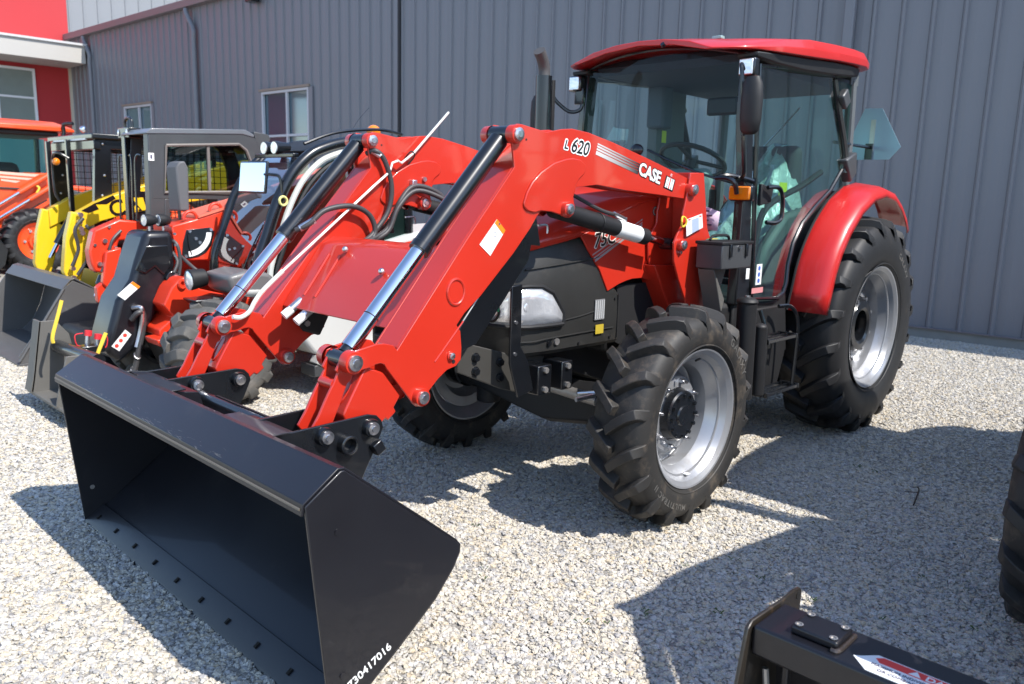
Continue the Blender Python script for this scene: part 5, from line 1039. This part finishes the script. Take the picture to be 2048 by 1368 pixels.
# ---------------------------------------------------------------- D: orange tractor
D = thing('tractor', 'orange cab tractor with front loader parked farthest left', 'tractor')
Y0 = -8.6
KD = 1.45; D.scale = (KD,) * 3; D.location = tuple(c * (1 - KD) for c in (3.209, 2.800, 1.5276))   # full-size tractor two rows back; wheels stand on the ground
B().prism([(.62, 1.60), (.50, 1.64), (.17, 1.58), (-.20, 1.5), (-.9, 1.45), (-.9, 1.0), (.5, .95), (.62, 1.3)], 'y', Y0 - .25, Y0 + .30).obj('hood', ORANGE, D, bev=.03, seg=3)
sid = B().prism([(.75, 1.56), (.35, 1.56), (.17, 1.52), (.0, 1.47), (.05, 1.44), (.6, 1.49)], 'y', Y0 + .301, Y0 + .304).obj('decal_stripe', mat('pale decal', (.75, .45, .35), .4), D)
LD = [(.60, 1.30), (.17, 1.58), (-.02, 1.565), (-.21, 1.44), (-.22, 1.34), (.01, 1.30), (.12, 1.27), (.45, 1.05), (.72, .93), (.95, .70), (1.02, .74), (.80, 1.02)]
for yy in (-7.95, -9.2):
    la = B().prism(LD, 'y', yy - .10, yy).obj('loader_arm', ORANGE, D, bev=.008)
    for x, z in ((.42, 1.13), (.30, 1.22), (.20, 1.28)): B().prism([(x + .05, z - .03), (x + .06, z - .02), (x - .05, z + .045), (x - .06, z + .035)], 'y', yy, yy + .003).obj('slot', MATTE, la)
    B().cyl((.52, yy, 1.05), (.52, yy + .004, 1.05), .022, 14).obj('hole', MATTE, la)
    for dx, dz in ((0, .14), (-.10, .06)):
        c_ = B().cyl((.14 + dx, yy + .06, 1.46 + dz), (.45 + dx, yy + .06, 1.26 + dz), .032, 14).obj('cylinder', ORANGE, D); B().cyl((.45 + dx, yy + .06, 1.26 + dz), (.80 + dx, yy + .06, 1.03 + dz), .017, 12).obj('rod', CHR, c_)
    B().prism([(.02, 1.45), (.1, 1.46), (.08, 1.40), (.0, 1.38)], 'y', yy, yy + .003).obj('grey_decal', mat('grey decal2', (.55, .45, .42), .5), la)
B().tube([(.30, -7.9, 1.50), (.24, -7.88, 1.46), (.27, -7.88, 1.40)], .012, 8).obj('yellow_hose', YPL, D)
B().prism([(1.3, 1.60), (-.12, 1.64), (-.12, 1.0), (1.3, 1.0)], 'y', Y0 - .62, Y0 + .62).obj('cab_lower_panel', ORANGE, D, bev=.02)
B().box(-.6, Y0, .98, 2.2, .5, .3).obj('chassis', MATTE, D)
simple_wheel(D, (.36, -7.72, .852), .375, .13, .215, ORANGE, 1, 18, .03, RUBC, angle=40, lw=.035, nm='front_wheel'); simple_wheel(D, (.38, -9.2, .872), .398, .13, .245, ORANGE, -1, 18, .03, RUBC, angle=40, lw=.035, nm='front_wheel')
simple_wheel(D, (-1.3, -7.80, 1.0), .525, .18, .32, ORANGE, 1, 20, .035, RUBC, angle=40, lw=.04, nm='rear_wheel'); simple_wheel(D, (-1.3, -9.3, 1.0), .525, .18, .32, ORANGE, -1, 20, .035, RUBC, angle=40, lw=.04, nm='rear_wheel')
DX = 1.38
rows = []
for x, zl, ze, h in [(-.05, 2.10, 2.14, .60), (-.2, 2.11, 2.19, .66), (-.7, 2.12, 2.23, .68), (-1.4, 2.12, 2.23, .68), (-1.6, 2.12, 2.18, .62)]:
    x += DX; rows.append([(x, Y0 - h, zl), (x, Y0 - h, (zl + ze) / 2), (x, Y0 - h * .8, ze), (x, Y0, ze + .04), (x, Y0 + h * .8, ze), (x, Y0 + h, (zl + ze) / 2), (x, Y0 + h, zl)])
B().grid(rows, True).obj('roof', ORANGE, D, bev=.02, ang=40)
B().box(-.78 + DX, Y0, 2.09, 1.3, 1.2, .06).obj('roof_skirt', MATTE, D, bev=.02)
for s in (-1, 1):
    B().tube([(-.20 + DX, Y0 + s * .54, 2.08), (-.15 + DX, Y0 + s * .58, 1.8), (-.18 + DX, Y0 + s * .60, 1.4), (-.25 + DX, Y0 + s * .6, 1.0)], .032, 8).obj('front_pillar', BLACK, D)
    B().tube([(-1.5 + DX, Y0 + s * .54, 2.08), (-1.5 + DX, Y0 + s * .6, 1.2)], .032, 8).obj('rear_pillar', BLACK, D)
    B().add([(-.20 + DX, Y0 + s * .55, 2.07), (-.18 + DX, Y0 + s * .57, 1.64), (-1.5 + DX, Y0 + s * .57, 1.64), (-1.5 + DX, Y0 + s * .55, 2.07)], [(0, 1, 2, 3)]).obj('side_window', G_DOOR, D, fix=False)
B().grid([[(-.17 + DX, Y0 - .56, 2.07), (-.10 + DX, Y0, 2.07), (-.17 + DX, Y0 + .56, 2.07)], [(-.16 + DX, Y0 - .6, 1.64), (-.08 + DX, Y0, 1.64), (-.16 + DX, Y0 + .6, 1.64)]]).obj('windscreen', glass('pale windscreen', (.45, .62, .62), 2.5), D, ang=60, fix=False)
B().box(-.9 + DX, Y0, 1.5, .4, .45, .5).obj('seat', MATTE, D, bev=.08)
ex = B().tube([(-.02, -7.92, 1.45), (-.05, -7.92, 1.60), (-.03, -7.92, 1.9)], .028, 10).tube([(-.03, -7.92, 1.9), (-.08, -7.92, 2.10), (-.08, -7.90, 2.20), (-.15, -7.8, 2.215)], .022, 10).obj('exhaust', BLACK, D)
B().cyl((-.025, -7.92, 1.68), (-.035, -7.92, 1.95), .034, 12).obj('heat_shield', ZINC, ex)
B().sphere((-.10, -7.85, 1.93), .05, 12, 8).obj('work_lamp', BLACK, D); B().sphere((-.16, -7.5, 2.14), .04, 12, 8).obj('round_mirror', CHR, D)
B().prism([(-.05, 1.45), (-.22, 1.42), (-.33, 1.25), (-.25, 1.2), (-.1, 1.32)], 'y', -7.95, -7.80).obj('step_cover', DARKG, D, bev=.01)
B().tube([(.05, Y0 + .5, 1.62), (.0, Y0 + .1, 1.52)], .012, 6).obj('wiper', ZINC, D)
il = B().box(.0, Y0 - .62, 1.62, .05, .08, .06).obj('indicator_lamp', AMBER, D)
bkD = shell_bucket('bucket', D, [(1.05, .92), (.98, .98), (.80, .88), (.74, .78), (.78, .62), (.90, .50), (1.35, .478)], -9.6, -7.4, BLACK, [(1.05, .92), (.98, .98), (.80, .88), (.74, .78), (.78, .62), (.90, .50), (1.35, .478)], .012)
B().tube([(.90, -7.36, .84), (.86, -7.35, .88), (.84, -7.33, .93)], .014, 8).obj('yellow_handle', YPL, D)

# ---------------------------------------------------------------- attachment frame at the bottom right, held by the second tractor
F = thing('attachment_frame', 'black steel attachment frame with a red danger sticker in the bottom right corner', 'attachment')
ZB = .548
bm2 = B().prism([(1.556, ZB), (1.398, ZB), (1.398, ZB - .075), (1.556, ZB - .075)], 'y', 2.005, 4.2).obj('top_beam', BUCK, F, bev=.008, seg=3)
pl_ = B().prism([(1.300, .552), (1.288, .540), (1.290, .505), (1.300, .05), (1.64, .05), (1.63, .30), (1.582, .50), (1.572, .542), (1.550, .556), (1.39, .552), (1.33, .556)], 'y', 1.993, 2.003).obj('end_plate', mat('worn black paint', (.022, .018, .014), .35, coat=.3, noise=(6, .3), dirt=((.20, .13, .08), 14, .56, .45)), F, bev=.003)
B().cyl((1.312, 1.990, .535), (1.312, 2.0045, .535), .010, 12).obj('hole', mat('slot black', (.002, .002, .002), .9), pl_)
blk = B().box(1.478, 2.136, ZB + .010, .090, .108, .020).obj('bolted_pad', BUCK, F, bev=.005)
for dx in (-.032, .032):
    for dy in (-.040, .040):
        B().lathe([(0, .001), (0, .0055), (.003, .0095), (.0032, .0062), (-.004, .0055), (-.004, .001)], (0, 0, 0), 18).obj('socket_bolt', STEEL, blk).matrix_world = Matrix.Translation((1.478 + dx, 2.136 + dy, ZB + .0205)) @ Matrix.Rotation(R(90), 4, 'X')
B().tube([(1.43, 2.194, ZB + .003), (1.52, 2.194, ZB + .003), (1.53, 2.18, ZB + .003)], .006, 8).obj('weld_bead', mat('weld', (.10, .08, .07), .3, metal=.7, bump=(90, .8, .003)), F)
def tm(ox, oy):     # print lying on the beam, read from the front: text runs along +Y
    return lambda a, b_, c: (ox - b_, oy + a, ZB + .0022 + c)
stk = B().prism([(1.510, 2.222), (1.500, 2.235), (1.470, 2.262), (1.470, 2.60), (1.548, 2.60), (1.548, 2.262)], 'z', ZB + .0004, ZB + .0016).obj('danger_sticker', WHITE, F)
B().prism([(1.474, 2.275), (1.474, 2.60), (1.500, 2.60), (1.500, 2.275), (1.487, 2.262)], 'z', ZB + .0016, ZB + .0022).obj('red_band', mat('decal red', (.72, .04, .03), .4), stk)
text('lettering', 'DANGER', .026, tm(1.497, 2.365), WHITE, stk, bold=.0006)
B().prism([(1.478, 2.345), (1.497, 2.333), (1.497, 2.357)], 'z', ZB + .0022, ZB + .0030).obj('warning_triangle', WHITE, stk)
INK = mat('ink', (.08, .07, .12), .6)
text('lettering', 'MAXIMUM INDIVIDUAL HOOK', .013, tm(1.518, 2.262), INK, stk); text('lettering', 'OR COMBINED HOOK LOAD', .013, tm(1.535, 2.28), INK, stk)
B().prism([(1.405, .475), (1.395, .475), (1.38, .05), (1.39, .05)], 'y', 2.0, 4.2).obj('back_sheet', BUCK, F, bev=.002)
B().prism([(1.50, .47), (1.49, .05), (1.47, .05), (1.48, .47)], 'y', 2.06, 2.075).obj('inner_rib', BUCK, F, bev=.003)
B().prism([(1.55, .12), (1.40, .12), (1.40, .05), (1.55, .05)], 'y', 2.0, 4.2).obj('lower_beam', BUCK, F, bev=.008)
B().cyl((1.50, 2.02, .42), (1.50, 2.05, .20), .008, 8).obj('chain_hook', STEEL, F)

# extra hoses, clips and stickers on the background machines
for pts in ([(.72, -4.96, 1.22), (.80, -4.94, 1.12), (.78, -4.95, .95), (.84, -4.96, .80)], [(.70, -4.97, 1.16), (.64, -4.93, 1.05), (.70, -4.94, .88), (.80, -4.96, .72)], [(.60, -5.5, 1.12), (.66, -5.48, .98), (.74, -5.5, .86)]):
    B().tube(pts, .015, 8).obj('hose', HOSE, Cc)
for pts in ([(.76, -3.98, 1.16), (.84, -3.96, 1.08), (.88, -3.96, .94), (.93, -3.97, .84)], [(.80, -4.14, 1.10), (.90, -4.13, .98), (.92, -4.14, .82)]):
    B().tube(pts, .013, 8).obj('hose', HOSE, K)
for x, z in ((.84, 1.19), (.955, 1.05), (.80, 1.03)): B().cyl((x, -4.0, z), (x, -3.99, z), .012, 8).obj('bolt', ZINC, K)
q = B().prism([(.60, 1.02), (.52, 1.04), (.52, .98), (.60, .96)], 'y', YC + .081, YC + .084).obj('warning_sticker', WHITE, K)
for pts in ([(.72, -3.14, 1.06), (.70, -3.08, .98), (.74, -3.06, .90)], [(.73, -3.16, 1.15), (.69, -3.10, 1.10), (.68, -3.08, .98), (.70, -3.07, .88)], [(.66, -3.13, 1.02), (.60, -3.0, .92), (.50, -2.95, .84), (.38, -2.92, .80)]):
    B().tube(pts, .013, 8).obj('hose', HOSE, A)
for x, z in ((.705, 1.18), (.705, 1.10), (.71, 1.02), (.705, .95)): B().cyl((x, -3.10, z), (x, -3.09, z), .011, 8).obj('bolt', ZINC, no)
for k in range(5): B().prism([(.66 - .02 * k, .70), (.652 - .02 * k, .70), (.652 - .02 * k, .60), (.66 - .02 * k, .60)], 'y', -2.90, -2.896).obj('vent_slot', MATTE, A)

for k, (x0, x1, z0, hh) in enumerate(((.62, .25, 1.605, .03), (.62, .32, 1.565, .022), (.60, .45, 1.53, .02))):
    B().prism([(x0, z0), (x1, z0 - .02), (x1 - .05, z0 - .02 + hh), (x0, z0 + hh)], 'y', Y0 + .621, Y0 + .624).obj('decal_stripe', mat('pale decal', (.75, .45, .35), .4), D)
B().tube([(.62, Y0 + .63, 1.45), (.2, Y0 + .63, 1.42), (-.1, Y0 + .63, 1.30)], .012, 6).obj('panel_seam', MATTE, D)
# ================================================================== GRAVEL STONES (real stones, scattered; nobody could count them)
def stones(name, poly, dens, smin, smax, seed, zoff):
    me = bpy.data.meshes.new(name); me.from_pydata([(x, y, zoff) for x, y in poly], [], [tuple(range(len(poly)))]); me.materials.append(STONE)
    o = bpy.data.objects.new(name, me); COL.objects.link(o); o['kind'] = 'stuff'
    ng = bpy.data.node_groups.new(name, 'GeometryNodeTree'); N = ng.nodes; L = ng.links
    ng.interface.new_socket('Geometry', in_out='INPUT', socket_type='NodeSocketGeometry'); ng.interface.new_socket('Geometry', in_out='OUTPUT', socket_type='NodeSocketGeometry')
    gi = N.new('NodeGroupInput'); go = N.new('NodeGroupOutput')
    dp = N.new('GeometryNodeDistributePointsOnFaces'); dp.inputs['Density'].default_value = dens; dp.inputs['Seed'].default_value = seed
    L.new(gi.outputs[0], dp.inputs['Mesh'])
    g2i = N.new('GeometryNodeGeometryToInstance')
    for k in range(6):
        ic = N.new('GeometryNodeMeshIcoSphere'); ic.inputs['Radius'].default_value = .5; ic.inputs['Subdivisions'].default_value = 3 if k < 3 else 2
        sp = N.new('GeometryNodeSetPosition'); nz = N.new('ShaderNodeTexNoise'); nz.noise_dimensions = '3D'; nz.inputs['Scale'].default_value = 1.5 + .25 * k; nz.inputs['Detail'].default_value = 1.5
        ps = N.new('GeometryNodeInputPosition'); ad = N.new('ShaderNodeVectorMath'); ad.operation = 'ADD'; ad.inputs[1].default_value = (k * 7.3, k * 3.1, seed)
        L.new(ps.outputs[0], ad.inputs[0]); L.new(ad.outputs[0], nz.inputs['Vector'])
        su = N.new('ShaderNodeVectorMath'); su.operation = 'SUBTRACT'; su.inputs[1].default_value = (.5, .5, .5); L.new(nz.outputs['Color'], su.inputs[0])
        sc = N.new('ShaderNodeVectorMath'); sc.operation = 'SCALE'; sc.inputs['Scale'].default_value = 1.25; L.new(su.outputs[0], sc.inputs[0])
        L.new(sc.outputs[0], sp.inputs['Offset']); L.new(ic.outputs['Mesh'], sp.inputs['Geometry'])
        tr = N.new('GeometryNodeTransform'); tr.inputs['Scale'].default_value = (1.0, .66 + .06 * k, .46 + .06 * (k % 4)); L.new(sp.outputs[0], tr.inputs['Geometry'])
        ss = N.new('GeometryNodeSetShadeSmooth'); ss.inputs['Shade Smooth'].default_value = k in (1, 4); L.new(tr.outputs[0], ss.inputs[0])
        sm = N.new('GeometryNodeSetMaterial'); sm.inputs['Material'].default_value = STONE; L.new(ss.outputs[0], sm.inputs[0])
        L.new(sm.outputs[0], g2i.inputs[0])
    ip = N.new('GeometryNodeInstanceOnPoints'); L.new(dp.outputs['Points'], ip.inputs['Points']); L.new(g2i.outputs[0], ip.inputs['Instance']); ip.inputs['Pick Instance'].default_value = True
    rv = N.new('FunctionNodeRandomValue'); rv.data_type = 'FLOAT_VECTOR'; rv.inputs[0].default_value = (-.4, -.4, 0); rv.inputs[1].default_value = (.4, .4, 6.283)
    L.new(rv.outputs[0], ip.inputs['Rotation'])
    rs = N.new('FunctionNodeRandomValue'); rs.data_type = 'FLOAT'; rs.inputs[2].default_value = 0; rs.inputs[3].default_value = 1; rs.inputs['Seed'].default_value = 4
    pw = N.new('ShaderNodeMath'); pw.operation = 'POWER'; pw.inputs[1].default_value = 2.4; L.new(rs.outputs[1], pw.inputs[0])
    mr = N.new('ShaderNodeMapRange'); mr.inputs[3].default_value = smin; mr.inputs[4].default_value = smax; L.new(pw.outputs[0], mr.inputs[0]); L.new(mr.outputs[0], ip.inputs['Scale'])
    L.new(ip.outputs[0], go.inputs[0])
    md = o.modifiers.new('scatter', 'NODES'); md.node_group = ng
    return o
def stone_mat():
    m = bpy.data.materials.new('crushed stone'); m.use_nodes = True; n = m.node_tree.nodes; l = m.node_tree.links; b = n['Principled BSDF']
    oi = n.new('ShaderNodeObjectInfo'); cr = n.new('ShaderNodeValToRGB'); e = cr.color_ramp.elements
    e[0].position = 0; e[0].color = (.34, .325, .305, 1); e[1].position = 1; e[1].color = (.64, .60, .535, 1)
    for p_, c in ((.1, (.40, .39, .385)), (.2, (.50, .45, .36)), (.32, (.53, .485, .40)), (.44, (.44, .42, .40)), (.54, (.56, .50, .39)), (.64, (.50, .475, .43)), (.74, (.52, .43, .30)), (.84, (.57, .53, .455)), (.93, (.52, .505, .475))): q = e.new(p_); q.color = (*c, 1)
    l.new(oi.outputs['Random'], cr.inputs[0])
    tc = n.new('ShaderNodeTexCoord'); nz = n.new('ShaderNodeTexNoise'); nz.inputs['Scale'].default_value = 3; nz.inputs['Detail'].default_value = 4; l.new(tc.outputs['Object'], nz.inputs['Vector'])
    mr = n.new('ShaderNodeMapRange'); mr.inputs[3].default_value = .8; mr.inputs[4].default_value = 1.15; l.new(nz.outputs[0], mr.inputs[0])
    mx = n.new('ShaderNodeMix'); mx.data_type = 'RGBA'; mx.blend_type = 'MULTIPLY'; mx.inputs[0].default_value = 1; l.new(cr.outputs[0], mx.inputs[6]); l.new(mr.outputs[0], mx.inputs[7]); l.new(mx.outputs[2], b.inputs['Base Color'])
    b.inputs['Roughness'].default_value = .75
    return m
STONE = stone_mat()
near = [(3.0, -.6), (2.9, 1.6), (2.6, 2.4), (.5, 3.2), (-1.6, 3.1), (-1.6, -.2), (-.4, -1.6), (2.6, -1.9)]
stones('gravel', near, 8000, .0090, .0290, 11, .002)
mid = [(-1.6, 3.1), (-7.0, 1.2), (-6.5, -2.5), (-.4, -4.2), (2.4, -5.5), (2.6, -1.9), (-.4, -1.6), (-1.6, -.2)]
stones('gravel', mid, 5000, .010, .030, 23, .003)
far = [(2.4, -5.5), (-.4, -4.2), (-.4, -9.5), (2.4, -9.5)]
stones('gravel', far, 1500, .014, .036, 31, .003)
stones('gravel', [(2.9, 1.6), (4.0, 1.6), (4.0, 3), (2.6, 2.4)], 1500, .010, .03, 5, .003)
# a dead twig lying on the shaded gravel
tw = B().tube([(-1.30, 1.50, .03), (-1.22, 1.53, .045), (-1.10, 1.56, .05), (-.99, 1.58, .035)], .004, 6).tube([(-1.16, 1.545, .048), (-1.10, 1.50, .055)], .002, 5).obj('twig', mat('dead wood', (.05, .035, .025), .8))
tw['label'] = 'thin dark dead twig lying on the shaded gravel near the rear tyre'; tw['category'] = 'twig'

# small green weeds pushing through the stones (nobody could count the blades)
wb = B(); rw = random.Random(9)
for k in range(34):
    x, y_ = rw.choice([(rw.uniform(.2, 1.2), rw.uniform(1.1, 2.0)), (rw.uniform(-1.5, .3), rw.uniform(1.0, 2.2)), (rw.uniform(.4, 1.2), rw.uniform(-.3, .7)), (rw.uniform(-6.5, -5.5), rw.uniform(-1.5, .6))])
    for j in range(rw.randint(3, 8)):
        a = rw.uniform(0, 6.28); L_ = rw.uniform(.008, .022); dx, dy = math.cos(a), math.sin(a); bx, by = x + rw.uniform(-.015, .015), y_ + rw.uniform(-.015, .015)
        wb.add([(bx - dy * .0015, by + dx * .0015, .008), (bx + dy * .0015, by - dx * .0015, .008), (bx + dx * L_ * .6, by + dy * L_ * .6, .012 + L_ * .6), (bx + dx * L_, by + dy * L_, .012 + L_ * .5)], [(0, 1, 2), (1, 3, 2)])
wo = wb.obj('weeds', mat('weed green', (.06, .11, .03), .6), fix=False); wo['kind'] = 'stuff'
